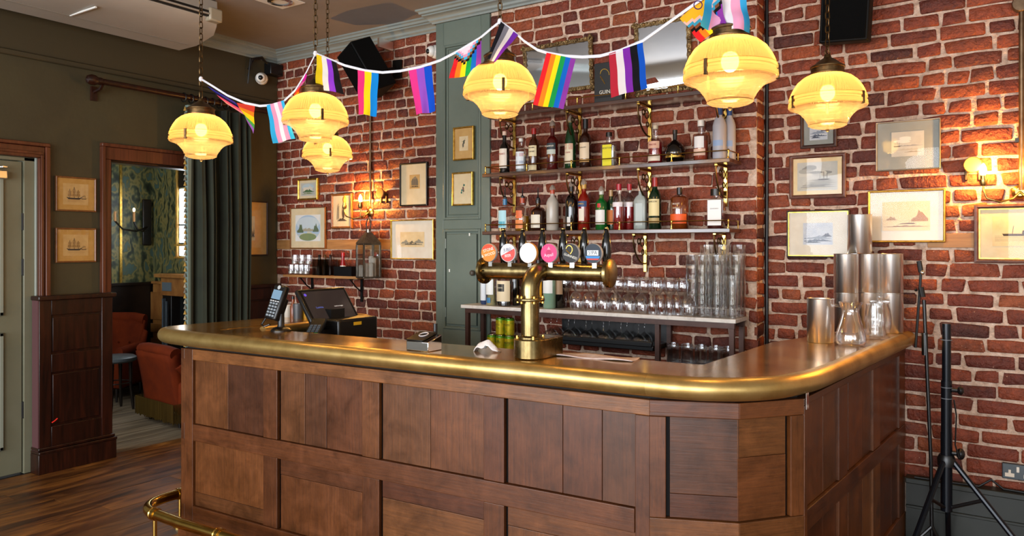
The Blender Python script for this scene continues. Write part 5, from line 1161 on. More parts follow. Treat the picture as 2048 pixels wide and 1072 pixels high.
TU = gl('tumbler', [(0, .012), (.027, .012), (.029, .0), (.03, .0), (.0325, .02), (.0375, .118), (.038, .12), (.0372, .12), (.0318, .02), (.0295, .014), (0, .013)])
CT = gl('cut_tumbler', [(0, .012), (.03, .012), (.032, .0), (.034, .0), (.036, .02), (.034, .035), (.037, .05), (.035, .065), (.038, .08), (.039, .115), (.0382, .115), (.037, .08), (.0335, .02), (0, .013)], 14)
NTH = ('first', 'second', 'third', 'fourth', 'fifth', 'sixth', 'seventh', 'eighth')
def put(me, nm, lb, cat, grp, loc, inv=0, H=0):
    o = bpy.data.objects.new(nm, me); COL.objects.link(o); tag(o, lb, cat, grp)
    o.location = (loc[0], loc[1], loc[2] + (H if inv else 0)); o.rotation_euler = (pi if inv else 0, 0, random.uniform(0, 3)); return o
for k, u in enumerate((1146, 1172, 1200, 1226, 1250, 1276)): put(WG, 'wine_glass', NTH[k] + ' upturned balloon glass from the left in the front row on the pale counter', 'glass', 'upturned wine glasses on the pale counter', (PY(u+6, 600, -.335).x, -.335, Z4+.0005), 1, .21)
for k, u in enumerate((1132, 1158, 1186, 1213, 1238, 1262, 1288)): put(WG, 'wine_glass', NTH[k] + ' upright balloon glass from the left in the back row on the pale counter', 'glass', 'upright wine glasses on the pale counter', (PY(u, 600, -.23).x, -.23, Z4+.0005))
for k, u in enumerate((1305, 1322, 1339, 1355)): put(FL, 'flute', NTH[k] + ' upturned flute from the left, between wine glasses and tumbler stacks', 'glass', 'upturned flutes on the pale counter', (PY(u, 600, -.335).x, -.335, Z4+.0005), 1, .2)
for k, u in enumerate((1313, 1340, 1366)): put(WG, 'wine_glass', ('left', 'middle', 'right')[k] + ' upright wine glass of three behind the upturned flutes', 'glass', 'wine glasses behind the flutes', (PY(u, 600, -.24).x, -.24, Z4+.0005))
for k, u in enumerate((1372,)): put(WG, 'wine_glass', 'upturned wine glass next to the tumbler stacks', 'glass', None, (PY(u+3, 600, -.34).x, -.34, Z4+.0005), 1, .21)
ORD = ('first', 'second', 'third', 'fourth', 'fifth', 'sixth', 'seventh', 'eighth'); SN = {-.35: 'front row on the pale counter, ', -.277: 'middle row on the pale counter, ', -.205: 'back row on the pale counter, '}; SC = {}
def stk(y): return SC[y]
for (u, y, n) in ((1402, -.35, 5), (1432, -.35, 5), (1462, -.35, 3), (1384, -.277, 5), (1413, -.277, 6), (1442, -.277, 6), (1472, -.277, 5), (1420, -.205, 6), (1450, -.205, 6), (1479, -.205, 6)):
    x = min(PY(u, 600, y).x, cx1-.036); SC[y] = SC.get(y, -1)+1
    for k in range(n): put(TU, 'tumbler', ORD[k] + ' tumbler up, ' + SN[y] + ORD[stk(y)] + ' stack from the left', 'glass', 'stacked tumblers at the right end of the pale counter', (x, y, Z4+.0005+k*.056))
for k, u in enumerate((1102, 1137, 1172, 1207, 1242, 1277)): 
    for y in (-.335, -.23): put(CP, 'coupe', NTH[k] + ' upturned coupe from the left in the ' + ('front' if y < -.3 else 'back') + ' row on the black shelf', 'glass', 'upturned coupes under the pale counter', (PY(u + (0 if y < -.3 else 12), 680, y).x, y, .9305), 1, .122)
for k, u in enumerate((1346, 1374, 1402, 1430, 1455)):
    for y in (-.33, -.22): put(CT, 'cut_tumbler', NTH[k] + ' cut-glass tumbler from the left in the ' + ('front' if y < -.3 else 'back') + ' row under the pale counter', 'glass', 'cut-glass tumblers under the pale counter', (PY(u, 700, y).x, y, .8205), 1, .115)
# cans
CANS = [(1001, 636, 1), (1018, 636, 2), (975, 672, 0), (995, 676, 1), (1012, 672, 2)]
canm = mat('yellow_can', [(.35,'#7a9a1c'),(.5,'#c9b41c'),(.7,'#d8c42a')], rough=.3, metal=.5, nscale=30)
def can(loc, lb):
    r = thing('drink_can', lb, 'can', loc, random.uniform(-.4, .4), 'yellow cans under the pale counter')
    MB().lathe([(0, .003), (.026, .0), (.033, .008), (.033, .098)], 22).build('body', canm, r); MB().lathe([(.033, .098), (.033, .104), (.0275, .113)], 22).build('shoulder', mat('green_can_band', '#4f8a1e', rough=.3, metal=.5), r)
    MB().lathe([(.0275, .113), (.0268, .1155), (.0255, .113), (0, .112)], 22).build('lid', CHROME, r)
    text_part('YUZU', .018, flat('#3a3a14'), r, FACE(0, -.0334, .07), ext=.0003)
    MB().box((-.006, -.013, .1135), (.006, .008, .115)).build('ring_pull', CHROME, r)
zc = .80; xq = PY(984, 670, -.32).x
cs = thing('can_shelf', 'low dark shelf holding the yellow cans under the left end of the pale counter', 'shelf'); MB().box((cx0+.08, cy0+.03, zc-.02), (PY(1060, 700, cy0).x, cy1, zc)).build('board', FRM, cs)
for k, (dx, y, zz, lb) in enumerate(((0, -.32, 0, 'front left yellow can of the bottom layer'), (.07, -.32, 0, 'front middle yellow can of the bottom layer'), (.14, -.32, 0, 'front right yellow can of the bottom layer'), (.07, -.32, .116, 'left yellow can of the upper layer'), (.14, -.32, .116, 'right yellow can of the upper layer'))):
    can((xq+dx, y, zc+.0005+zz), lb)

# ------------------------------------------------------------------ mirrors and black gift box on the highest shelf
GLT = mat('worn_gilt_carving', [(.3,'#3a2a18'),(.5,'#7a5f38'),(.75,'#b59a68')], rough=.45, metal=.5, nscale=26, bump=.5, bscale=60, bdist=.01)
def mirror(lb, lr, tb, fw):
    um, vm = sum(lr)/2, sum(tb)/2; y = YB-.02; a, b = PY(lr[0], vm, y), PY(lr[1], vm, y); t_, b_ = PY(um, tb[0], y), PY(um, tb[1], y)
    w, h = (b.x-a.x)/2, (t_.z-b_.z)/2; r = thing('wall_mirror', lb, 'mirror', ((a.x+b.x)/2, y, (t_.z+b_.z)/2)); r.rotation_euler = (radians(5), 0, 0)
    fr_ = MB()
    for s in range(4):
        L_ = (w, h)[s % 2]; n = int(L_*2/.02)
        M_ = Matrix.Rotation(pi/2*s, 4, 'Y')
        other = (h, w)[s % 2]
        fr_.box((-L_, -.012, other-fw), (L_, .006, other-.004), M_)
    fr_.build('frame', GLT, r, bevel=.004)
    cv = MB()
    for s in range(4):
        L_ = (w, h)[s % 2]; other = (h, w)[s % 2]; M_ = Matrix.Rotation(pi/2*s, 4, 'Y'); n = max(6, int(L_*2/.022))
        for k in range(n+1):
            x_ = -L_ + 2*L_*k/n; rr = .0085*(1.5 if k % 3 == 0 else .9); c_ = M_ @ Vector((x_, -.014, other-fw*.45+.006*sin(k*2.1))); cv.ball(c_, rr, 6)
        cv.tube([M_ @ Vector((-L_+2*L_*i/30, -.013, other-fw*.85+.003*sin(i*1.9))) for i in range(31)], .0035, 5)
    o = cv.build('carving', GLT, r, smooth=80); tag(o, kind='stuff')
    MB().box((-w+fw*.9, -.004, -h+fw*.9), (w-fw*.9, .002, h-fw*.9)).build('mirror_glass', mat('old_mirror', [(.3,'#c9ccd0'),(.7,'#d8dadc')], rough=.04, metal=1, nscale=3), r)
mirror('wide ornate gilt mirror on the brick between the lamp and the striped flag', (1048, 1188), (84, 187), .03)
mirror('tall ornate gilt mirror on the brick behind the nearest pendant', (1270, 1385), (40, 186), .03)
q0, q1 = PY(1193, 180, -.26), PY(1248, 180, -.26)
gb = thing('gift_box', 'black presentation box with a gold harp standing on the highest shelf', 'box', ((q0.x+q1.x)/2, -.26, Z1+.0005))
MB().box((-(q1.x-q0.x)/2, -.03, 0), ((q1.x-q0.x)/2, .03, PY(1220, 126, -.26).z-Z1)).build('box', mat('black_card', '#121110', rough=.4), gb, bevel=.002)
text_part('GUINNESS', .032, flat('#e8e2d2'), gb, FACE(.012, -.0306, .07), sx=.95)
MB().tube([(-.02+.03*cos(a_/8*pi), -.031, .17+.04*sin(a_/8*pi*.9)) for a_ in range(9)], .003, 5).cyl((-.05, -.031, .17), (-.02, -.031, .12), .003, 6).build('harp_emblem', GOLD, gb)
# ------------------------------------------------------------------ beer font
bf = thing('beer_font', 'brass T-shaped beer font with six badged taps standing on the counter', 'beer tap', (-1.567, -1.893, TOP))
FB = mat('font_brass', [(.3,'#5e5036'),(.5,'#85734c'),(.75,'#ab986a')], scale=(4,4,2), rough=.28, metal=1, nscale=4, rvar=.08)
MB().prism([(.064*cos(radians(180+15*i)), .064*sin(radians(180+15*i))) for i in range(13)] + [(.064, .15), (-.064, .15)], 0, .078).build('base', FB, bf, bevel=.005)
MB().lathe([(.0, .078), (.05, .078), (.05, .084), (.042, .088), (.0365, .09), (.0365, .226)], 28).build('column', FB, bf)
MB().lathe([(.0365, .224), (.056, .224), (.058, .228), (.058, .233), (.056, .236), (.0365, .236)], 32).build('flange', FB, bf)
for k in range(6):
    a = radians(60*k+20); MB().lathe([(0, .214), (.006, .216), (.006, .244), (0, .248)], 8, o=(.05*cos(a), .05*sin(a), 0)).build('bolt', BRASSB, bf)
    if k < 4: a = radians(90*k+45); MB().lathe([(0, .078), (.007, .078), (.006, .09), (0, .092)], 8, o=(.052*cos(a), .052*sin(a), 0)).build('bolt', BRASSB, bf)
el = [(0, 0, .236), (0, 0, .27)] + [(0, .075*(1-cos(radians(a))), .27+.066*sin(radians(a))) for a in range(10, 91, 10)] + [(0, .12, .336)]
MB().tube(el, .0365, 24).build('elbow', FB, bf, smooth=70)
MB().cyl((-.288, .103, .336), (.288, .103, .336), .034, 28).build('tap_bar', FB, bf)
for s in (-1, 1):
    fl_ = MB().lathe([(0, -.009), (.052, -.009), (.0565, -.006), (.0565, .006), (.052, .009), (0, .009)], 36, M=Matrix.Rotation(radians(90), 4, 'Y'), o=(s*.294, .103, .336)).build('end_flange', FB, bf)
    for k in range(6):
        a = radians(60*k); MB().ball((s*.281, .103+.045*cos(a), .336+.045*sin(a)), .0055, 8).build('bolt', BRASSB, fl_)
BADGE = [(1014, 'orange', '#ee7c14'), (1048, 'white and red', '#e4dfe0'), (1082, 'plain white', '#eceae8'), (1120, 'pink', '#d8346e'), (1157, 'black', '#0d0c0c'), (1195, 'dark blue', '#12202e')]
def disc(r_, x, y, z, M_, m, par, nm='badge', th=.006): return MB().lathe([(0, -th/2), (r_*.96, -th/2), (r_, -th*.3), (r_, th*.3), (r_*.96, th/2), (0, th/2)], 36, M=M_, o=(x, y, z)).build(nm, m, par)
RX = Matrix.Rotation(radians(90), 4, 'X')
for k, (u, nm_, c) in enumerate(BADGE):
    x = -.243 + k*.0975; y = .06; z = .412; R_ = .0385 if k != 2 else .042
    h = MB().lathe([(.011, .0), (.013, .03), (.019, .06), (.0195, .095), (.014, .14), (.0095, .15), (.0085, .156), (.0105, .16), (.006, .17), (0, .171)], 16, o=(x+.008, .16, .345)).build('handle', mat('gloss_black_handle', '#060606', rough=.12, coat=.5), bf)
    MB().lathe([(0, .17), (.0085, .166), (.009, .16), (.006, .152), (0, .15)], 12, o=(x+.008, .16, .345)).build('ferrule', BRASSB, h)
    MB().cyl((x+.008, .13, .335), (x+.008, .165, .36), .014, 12).build('valve', CHROME, h)
    MB().box((x-.009, .072, .355), (x+.009, .082, .4)).build('badge_stem', CHROME, bf)
    bd = disc(R_, x, y+.008, z, RX, flat('#a8a4a2') if k != 2 else flat('#c9883c'), bf, 'badge', .016); bd['label'] = nm_ + ' badge'
    MB().lathe([(0, 0), (R_*.955, 0)], 36, M=RX, o=(x, y-.0007, z)).build('badge_face', PAP(c), bd)
    T = lambda s_, dz, sz, cc_, sx=1, rot=0, dx=0: text_part(s_, sz, PAP(cc_), bd, FACE(x+dx, y-.0012, z+dz) @ Matrix.Rotation(radians(rot), 4, 'Z'), ext=.0002, sx=sx)
    def poly(pts, cc_, yy=-.001): MB().add([(x+p[0]*R_, y+yy, z+p[1]*R_) for p in pts], [tuple(range(len(pts)))]).build('badge_print', PAP(cc_), bd, smooth=0)
    seg_ = lambda a0, a1, rr=.92: [(rr*cos(radians(a0+(a1-a0)*i/14)), rr*sin(radians(a0+(a1-a0)*i/14))) for i in range(15)]
    if k == 0: poly(seg_(20, 160), '#e8401a'); T('STONE', .012, .018, '#f6ead2', .95, 14); T('& WOOD', -.008, .017, '#f6ead2', .95, 14)
    if k == 1: poly(seg_(200, 390), '#e2453c'); T('JUBEL', .012, .021, '#2a3350', .8, 6); T('BEER', -.012, .016, '#f4e6e2', .9, 6)
    if k == 2: T('CRATE', .004, .014, '#cfcbc9', 1); poly([(-.85, -.08), (.85, -.08), (.85, -.05), (-.85, -.05)], '#b9b4b2')
    if k == 3: poly(seg_(0, 360, .35)[:-1], '#b82458'); T('Aspall', -.008, .018, '#f4c8d6', 1, 6); poly([(-.2, .35), (.2, .35), (.0, .7)], '#e8909c')
    if k == 4:
        T('GUINNESS', -.012, .0135, '#e6e0d0', .95, -18); hp = MB().tube([(x-.004+.014*cos(radians(a)), y-.0016, z+.014+.016*sin(radians(a))) for a in range(-20, 190, 21)], .0022, 5).cyl((x-.018, y-.0016, z+.012), (x+.002, y-.0016, z-.004), .0022, 5).cyl((x+.009, y-.0016, z+.008), (x+.0, y-.0016, z-.004), .0018, 5); hp.build('harp_emblem', GOLD, bd)
    if k == 5: poly([(-.62, -.22), (.62, -.22), (.62, .3), (-.62, .3)], '#dfe3e2'); T('S!PA', .0015, .021, '#12202e', .95); poly([(-.7, -.5), (.7, -.5), (.8, -.28), (-.8, -.28)], '#2f7ab8', -.0011); poly([(-.6, -.66), (.6, -.66), (.7, -.52), (-.7, -.52)], '#c8362c', -.0011)

# ------------------------------------------------------------------ till, card machines, odds and ends on the bar
tl = thing('till', 'black touch-screen till tilted back, standing behind the left end of the counter', 'till', (0, 0, 0))
c = PD(661, 613, 4.22); M_ = Matrix(((.0, -.588, .809, c.x), (1, 0, 0, c.y), (0, .809, .588, c.z), (0, 0, 0, 1)))
MB().box((-.178, -.128, -.03), (.178, .128, 0), M_).build('monitor', BLACK, tl, bevel=.01)
sc_ = MB().box((-.155, -.1, 0), (.155, .106, .0015), M_).build('screen', mat('dim_screen', '#15110f', rough=.12, emit='#3a2f2b', es=.5), tl)
text_part('Lumina', .018, mat('screen_blue', '#4a5a9a', emit='#5060b0', es=.5), sc_, M_ @ Matrix.Translation((-.08, .0, .0018)), ext=.0002)
text_part('touch to begin', .011, mat('screen_white', '#c8c4c0', emit='#c8c4c0', es=.5), sc_, M_ @ Matrix.Translation((.06, .0, .0018)), ext=.0002)
disc(.009, 0, 0, 0, M_ @ Matrix.Translation((-.14, .085, .002)), mat('screen_violet', '#5a48c0', emit='#5a48c0', es=.6), sc_, 'icon', .0006)
MB().box((c.x-.045, c.y-.1, .891), (c.x+.17, c.y+.2, c.z-.06)).build('base', BLACK, tl, bevel=.01)
MB().box((c.x-.04, c.y-.05, c.z-.07), (c.x+.06, c.y+.05, c.z-.01)).build('neck', BLACK, tl)
q = c + Vector((.171, .05, -.085)); MB().box((q.x, q.y-.04, q.z-.012), (q.x+.001, q.y+.02, q.z+.006)).build('sticker', flat('#d8a81c'), tl)
cmc = thing('card_terminal', 'black card terminal with a keypad on a swivel stand at the counter', 'card machine', PZ(562, 662, TOP))
MB().lathe([(0, 0), (.052, 0), (.052, .006), (.04, .016), (.02, .022), (.017, .03), (.017, .09), (0, .09)], 28).build('stand', BLACK, cmc)
M_ = Matrix.Translation((-.022, -.01, .15)) @ Matrix.Rotation(radians(4), 4, 'Z') @ Matrix.Rotation(radians(-18), 4, 'X') @ Matrix.Rotation(radians(7), 4, 'Y')
MB().box((-.043, -.014, -.095), (.043, .022, .09), M_).build('body', BLACK, cmc, bevel=.01)
MB().box((-.032, .02, -.08), (.032, .05, .03), M_).build('cradle', BLACK, cmc, bevel=.008)
MB().box((-.032, -.0155, .012), (.032, -.014, .06), M_).build('screen', mat('pale_lcd', '#5a7488', rough=.2, emit='#6a8298', es=.4), cmc)
for r_ in range(5):
    for k in range(3): MB().box((-.028+.021*k, -.0165, -.08+.016*r_), (-.013+.021*k, -.014, -.07+.016*r_), M_).build('key', flat('#7f8890'), cmc)
for k in range(4): MB().box((-.032+.0175*k, -.016, -.001), (-.02+.0175*k, -.014, .004), M_).build('soft_key', flat('#c8ccd0'), cmc)
MB().lathe([(0, 0), (.011, 0)], 16, M=M_ @ Matrix.Translation((0, -.0152, .075)) @ RX).build('tap_mark', flat('#a8b0b4'), cmc)
MB().tube([M_ @ Vector(p) for p in ((-.028, -.01, -.095), (-.034, -.016, -.13), (-.01, -.018, -.138), (.02, -.014, -.12))], .005, 8).build('pull_loop', BLACK, cmc)
rd = thing('card_reader', 'small flat card reader with coloured keys in front of the till', 'card machine', PD(632, 659, 3.98)); 
M_ = Matrix.Rotation(radians(30), 4, 'Z') @ Matrix.Rotation(radians(28), 4, 'X'); rd.location.z = TOP-.01
MB().box((-.04, -.085, 0), (.04, .085, .026), M_).build('body', BLACKM, rd, bevel=.007)
for k, c_ in enumerate(('#c8322a', '#d8a81c', '#2f9a48')): MB().box((-.03+.021*k, -.075, .026), (-.014+.021*k, -.06, .029), M_).build('key', flat(c_), rd)
for r_ in range(4):
    for k in range(3): MB().box((-.03+.021*k, -.05+.018*r_, .026), (-.014+.021*k, -.038+.018*r_, .0285), M_).build('key', flat('#3a4a5a'), rd)
pr_ = thing('paper_roll', 'brown cardboard roll of blue film lying on the work surface', 'roll', PD(765, 676, 3.95)); pr_.location.z = .99
MB().lathe([(.012, -.1), (.021, -.1), (.021, .1), (.012, .1), (.012, -.1)], 20, M=Matrix.Rotation(radians(90), 4, 'Y')).build('film', mat('blue_film', [(.3,'#4a3f6a'),(.7,'#7a5a4a')], rough=.3, nscale=9), pr_)
MB().lathe([(.0085, -.106), (.012, -.106), (.012, .106), (.0085, .106), (.0085, -.106)], 16, M=Matrix.Rotation(radians(90), 4, 'Y')).build('core', mat('cardboard', '#8a5f38', rough=.8), pr_)
MB().box((-.14, -.05, -.1), (.12, .08, -.022)).build('tray', mat('brown_tray', '#4a2c18', rough=.5), pr_)
cd_ = thing('napkin_caddy', 'chrome caddy with a black sloping lid on the counter edge', 'caddy', PZ(842, 701, TOP) + Vector((0, .02, 0)))
MB().add([(-.06, -.045, 0), (.06, -.045, 0), (.06, .045, 0), (-.06, .045, 0), (-.06, -.045, .04), (.06, -.045, .04), (.06, .045, .065), (-.06, .045, .065)], [(0,3,2,1),(4,5,6,7),(0,1,5,4),(1,2,6,5),(2,3,7,6),(3,0,4,7)]).build('body', CHROME, cd_, bevel=.003)
lid = MB().add([(-.062, -.047, .041), (.03, -.047, .041), (.03, .047, .067), (-.062, .047, .067), (-.062, -.047, .047), (.03, -.047, .047), (.03, .047, .073), (-.062, .047, .073)], [(0,3,2,1),(4,5,6,7),(0,1,5,4),(1,2,6,5),(2,3,7,6),(3,0,4,7)]).build('lid', BLACK, cd_, bevel=.003)
MB().tube([(-.012+.02*cos(2*pi*i/24), .012+.02*sin(2*pi*i/24), .064+.0053*sin(2*pi*i/24)) for i in range(24)], .0022, 5, closed=True).build('ring_emblem', flat('#d8d0d0'), lid)
MB().cyl((.0, .075, 0), (.0, .075, .105), .009, 10).build('handle', BLACK, cd_)
CLOTH = mat('white_towelling', [(.3,'#cfc3ba'),(.7,'#e6dcd4')], rough=.9, nscale=40, bump=.4, bscale=200)
def napkin(lb, p, s, rz):
    r = thing('folded_napkin', lb, 'napkin', p, rz)
    def f(a, b): return ((a-.5)*.11*s, (.5-b)*.035*s, .001 + .045*s*max(0, sin(pi*min(1, a*1.05)))**.6*(1-.8*abs(b-.5)**1.2*1.6) + .006*sin(a*14)*b)
    MB().grid(f, 16, 8).build('cloth', CLOTH, r, smooth=80, solid=.004); MB().ball((0, -.018*s, .022*s), .006, 8).build('fold', mat('grey_mark', '#6a6a68', rough=.6), r)
napkin('white folded napkin standing on the counter left of the beer font', PZ(972, 704, TOP) + Vector((0, .01, 0)), 1.0, radians(10))
napkin('white folded napkin half hidden behind the beer font column', PZ(1085, 702, TOP) + Vector((0, .03, 0)), .8, radians(20))
mt = thing('bar_towel', 'pink and white towel spread along the inner edge of the counter', 'towel', PZ(1180, 716, TOP) + Vector((0, .02, .001)), radians(4))
MB().grid(lambda a, b: ((a-.5)*.36, (b-.5)*.09, .003+.003*sin(a*9+b*4)), 20, 6).build('cloth', mat('pink_towelling', [(.3,'#c9a89c'),(.7,'#e2cfc6')], rough=.9, nscale=30, bump=.3), mt, smooth=80, solid=.004)
# sauces on the far left leg of the counter
for u, v, w_, h_, c_, lb in ((575, 634, .05, .075, '#c9c2b4', 'white tub behind the card terminal'), (586, 636, .04, .12, '#7a3a14', 'brown sauce bottle behind the card terminal'), (596, 637, .06, .09, '#4a4c50', 'grey holder behind the card terminal'), (612, 636, .05, .09, '#d8a012', 'yellow packet beside the till')):
    p = PZ(u, v, TOP); r = thing('condiment', lb, 'condiment', p); k = w_/2
    if h_ > .1: MB().lathe([(0, 0), (k*.8, 0), (k*.85, .01), (k*.85, .07), (k*.4, .09), (k*.4, .115), (0, .116)], 16).build('bottle', mat('condiment_' + c_.strip('#'), c_, rough=.25), r); MB().cyl((0, 0, .116), (0, 0, .132), k*.45, 12).build('cap', BLACK, r)
    else: MB().lathe([(0, 0), (k*.9, 0), (k, h_), (k*.92, h_), (k*.85, .004), (0, .004)], 14).build('tub', mat('condiment_' + c_.strip('#'), c_, rough=.4), r); MB().lathe([(0, h_*.9), (k*.95, h_*.9)], 14).build('contents', mat('condiment_fill_' + c_.strip('#'), c_, rough=.8), r)

# ------------------------------------------------------------------ steel cups, jugs and jars on the right end of the counter
def steel_cup(loc, lb, tilt=0):
    r = thing('steel_cup', lb, 'cup', loc, 0, 'straight-sided steel cups at the wall end of the counter')
    MB().lathe([(0, .002), (.056, .0), (.0585, .003), (.0585, .196), (.0595, .199), (.0575, .2), (.0565, .198), (.0565, .006), (0, .006)], 48).build('wall', STEEL, r, smooth=50)
    if tilt: r.rotation_euler = (0, tilt, 0)
    return r
steel_cup(PZ(1641, 684, TOP) + Vector((0, .0, .0005)), 'nearest steel cup, standing alone in front on the counter')
B3 = [(1692, 3.84), (1738, 3.86), (1781, 3.82)]
for k, (u, t) in enumerate(B3):
    p = PD(u, 560, t); pos = ('left', 'middle', 'right')[k]
    steel_cup((p.x, p.y, TOP+.0005), pos + ' steel cup of the bottom row behind the jugs'); steel_cup((p.x, p.y, TOP+.201), pos + ' steel cup of the middle row in the pyramid')
p = PD(1719, 470, 3.84); steel_cup((p.x, p.y, TOP+.4015), 'topmost steel cup of the pyramid', radians(0))
def jug(loc, lb, rz):
    r = thing('glass_jug', lb, 'jug', loc, rz)
    MB().lathe([(0, .004), (.05, .001), (.062, .008), (.066, .025), (.06, .055), (.046, .1), (.037, .135), (.035, .15), (.04, .165), (.05, .19), (.0485, .19), (.0385, .165), (.0335, .15), (.0355, .135), (.0445, .1), (.0585, .055), (.0645, .025), (.06, .01), (0, .008)], 32).build('bowl', GLASS, r, smooth=70)
    MB().tube([(-.045, 0, .17), (-.075, 0, .172), (-.092, 0, .15), (-.092, 0, .11), (-.085, 0, .09)], [.007, .007, .0065, .006, .005], 10).build('handle', GLASS, r, smooth=70)
jug(PZ(1701, 690, TOP) + Vector((0, 0, .0005)), 'flared glass jug with a handle standing in front of the steel cups', radians(-15))
p = PZ(1672, 668, TOP); 
def jar(loc, lb, prof, lid):
    r = thing('glass_jar', lb, 'jar', loc); MB().lathe(prof, 28).build('body', GLASS, r, smooth=60)
    if lid: MB().lathe([(0, .19), (.012, .188), (.013, .178), (.006, .172), (.03, .168), (.046, .163), (.046, .157)], 28).build('lid', GLASS, r, smooth=60)
    return r
pb = [(0, .004), (.04, .001), (.046, .008)] + [(.046+.003*sin(i*1.3), .02+.012*i) for i in range(10)] + [(.04, .15), (.041, .165), (.039, .165), (.038, .15), (.042, .13), (.042, .02), (0, .008)]
jar(PZ(1750, 678, TOP) + Vector((0, 0, .0005)), 'dimpled glass jar standing to the right of the handled jug', pb, False)
jar(PZ(1783, 667, TOP) + Vector((-.045, -.07, .0005)), 'rounded glass jar with a lid, furthest right on the counter', [(0, .004), (.035, .001), (.048, .012), (.054, .04), (.055, .08), (.05, .12), (.042, .145), (.043, .156), (.041, .156), (.04, .145), (.047, .12), (.052, .08), (.051, .04), (.045, .014), (0, .008)], True)

# ------------------------------------------------------------------ stands and socket on the right
ms = thing('microphone_stand', 'thin black microphone stand with a folded boom against the right brickwork', 'microphone stand')
pt = PY(1862, 925, -.2); pm_ = PY(1848, 600, -.16); xt = pt.x
MB().tube([(pt.x+.004, -.2, .04), (pt.x, -.2, PY(1862, 925, -.2).z), (pm_.x, -.16, pm_.z)], .0085, 12).build('pole', BLACK, ms)
a = PY(1850, 690, -.165); MB().cyl((a.x, -.168, a.z-.05), (a.x-.002, -.164, a.z+.06), .014, 12).build('clutch', BLACK, ms)
p0, p1 = PY(1831, 695, -.15), PY(1842, 545, -.15)
MB().cyl(p0, p1, .0065, 10).build('boom', BLACK, ms); p2 = PY(1838, 522, -.15)
MB().cyl(p1, p2, .012, 10).build('clip_holder', BLACK, ms); MB().ball(p1 + Vector((.008, -.015, 0)), .011, 10).build('knob', CHROME, ms); MB().ball(PY(1832, 580, -.15), .008, 8).build('knob', BLACK, ms)
MB().cyl(PY(1846, 594, -.158), PY(1842, 575, -.15), .013, 10).build('swivel', BLACK, ms)
for k in range(3):
    a = radians(120*k+200); MB().tube([(pt.x+.004, -.2, .13), (pt.x+.06*cos(a), -.2+.06*sin(a), .06), (pt.x+.15*cos(a), -.2+.15*sin(a), .012)], .008, 8).build('leg', BLACK, ms)
ss = thing('speaker_stand', 'black tripod loudspeaker stand in front of the right brickwork', 'stand', PD(1893, 905, 3.4)); ss.location.z = 0
TUB = mat('blue_black_tube', '#10151c', rough=.22, metal=.4)
zt_, zk, zh = 1.148, .86, .555
MB().cyl((0, 0, .3), (0, 0, zh+.1), .024, 18).build('outer_tube', TUB, ss); MB().cyl((0, 0, zh), (0, 0, zt_), .0185, 18).build('inner_tube', TUB, ss)
MB().cyl((0, 0, zh+.07), (0, 0, zk+.03), .0225, 18).build('sleeve', TUB, ss)
for z in (zk, zk-.05, 1.075): MB().lathe([(.0195, -.0015), (.0235, -.0015), (.0235, .0015), (.0195, .0015)], 18, o=(0, 0, z)).build('band', flat('#6c7076'), ss)
for z, s in ((zk-.01, .02), (zh+.01, .026)): MB().cyl((0, 0, z), (.05, -.0, z), .01, 10).build('spindle', BLACK, ss); MB().ball((.055, -.0, z), s, 12, (.7, 1, 1)).build('knob', BLACK, ss)
MB().tube([(.03, -.02, zk-.05), (.04, -.024, zk-.12), (.035, -.022, zk-.25), (.05, -.02, zk-.31)], .0035, 6).build('tether', BLACK, ss)
MB().lathe([(0, zh-.05), (.036, zh-.05), (.038, zh-.02), (.03, zh+.0), (0, zh+.0)], 20).build('hub', BLACK, ss)
for k, a in enumerate((radians(248), radians(92), radians(-14))):
    d = Vector((cos(a), sin(a), 0)); MB().tube([d*.03 + Vector((0, 0, zh-.03)), d*(.22 if k == 1 else .27) + Vector((0, 0, .24)), d*(.38 if k == 1 else .47) + Vector((0, 0, .012))], .0125, 10).build('leg', TUB, ss)
    MB().tube([Vector((0, 0, .31)), d*.14 + Vector((0, 0, .38))], .008, 8).build('brace', BLACK, ss); MB().ball(d*(.38 if k == 1 else .47) + Vector((0, 0, .018)), .018, 8).build('rubber_foot', BLACK, ss)
q0, q1 = PY(2004, 944, -.03), PY(2070, 944, -.03); zc0, zc1 = PY(2020, 958, -.03).z, PY(2020, 927, -.03).z
sk = thing('wall_socket', 'dark double socket with white switches on the low ledge at the right edge', 'socket', (q0.x, -.014, zc0))
MB().box((0, -.02, 0), (q1.x-q0.x, .0, zc1-zc0)).build('plate', mat('slate_plate', '#3c4448', rough=.35), sk, bevel=.004)
h_ = zc1-zc0
for dx in (.0, .075):
    MB().box((.012+dx, -.0215, .012), (.05+dx, -.02, .03)).build('outlet', flat('#d9c9b4'), sk); MB().box((.026+dx, -.022, .03), (.036+dx, -.02, .046)).build('earth_slot', flat('#d9c9b4'), sk); MB().box((.058+dx, -.025, h_*.5), (.07+dx, -.02, h_*.86)).build('switch', flat('#e2d6c6'), sk, bevel=.002)
cb = thing('floor_cable', 'black cable lying along the low ledge under the socket', 'cable'); MB().tube([(-.4, -.07, .322), (-.25, -.07, .322), (-.12, -.06, .322), (-.07, -.05, .36), (-.02, -.045, .322), (.3, -.07, .322), (.6, -.07, .322)], .006, 8).build('sheath', BLACK, cb)

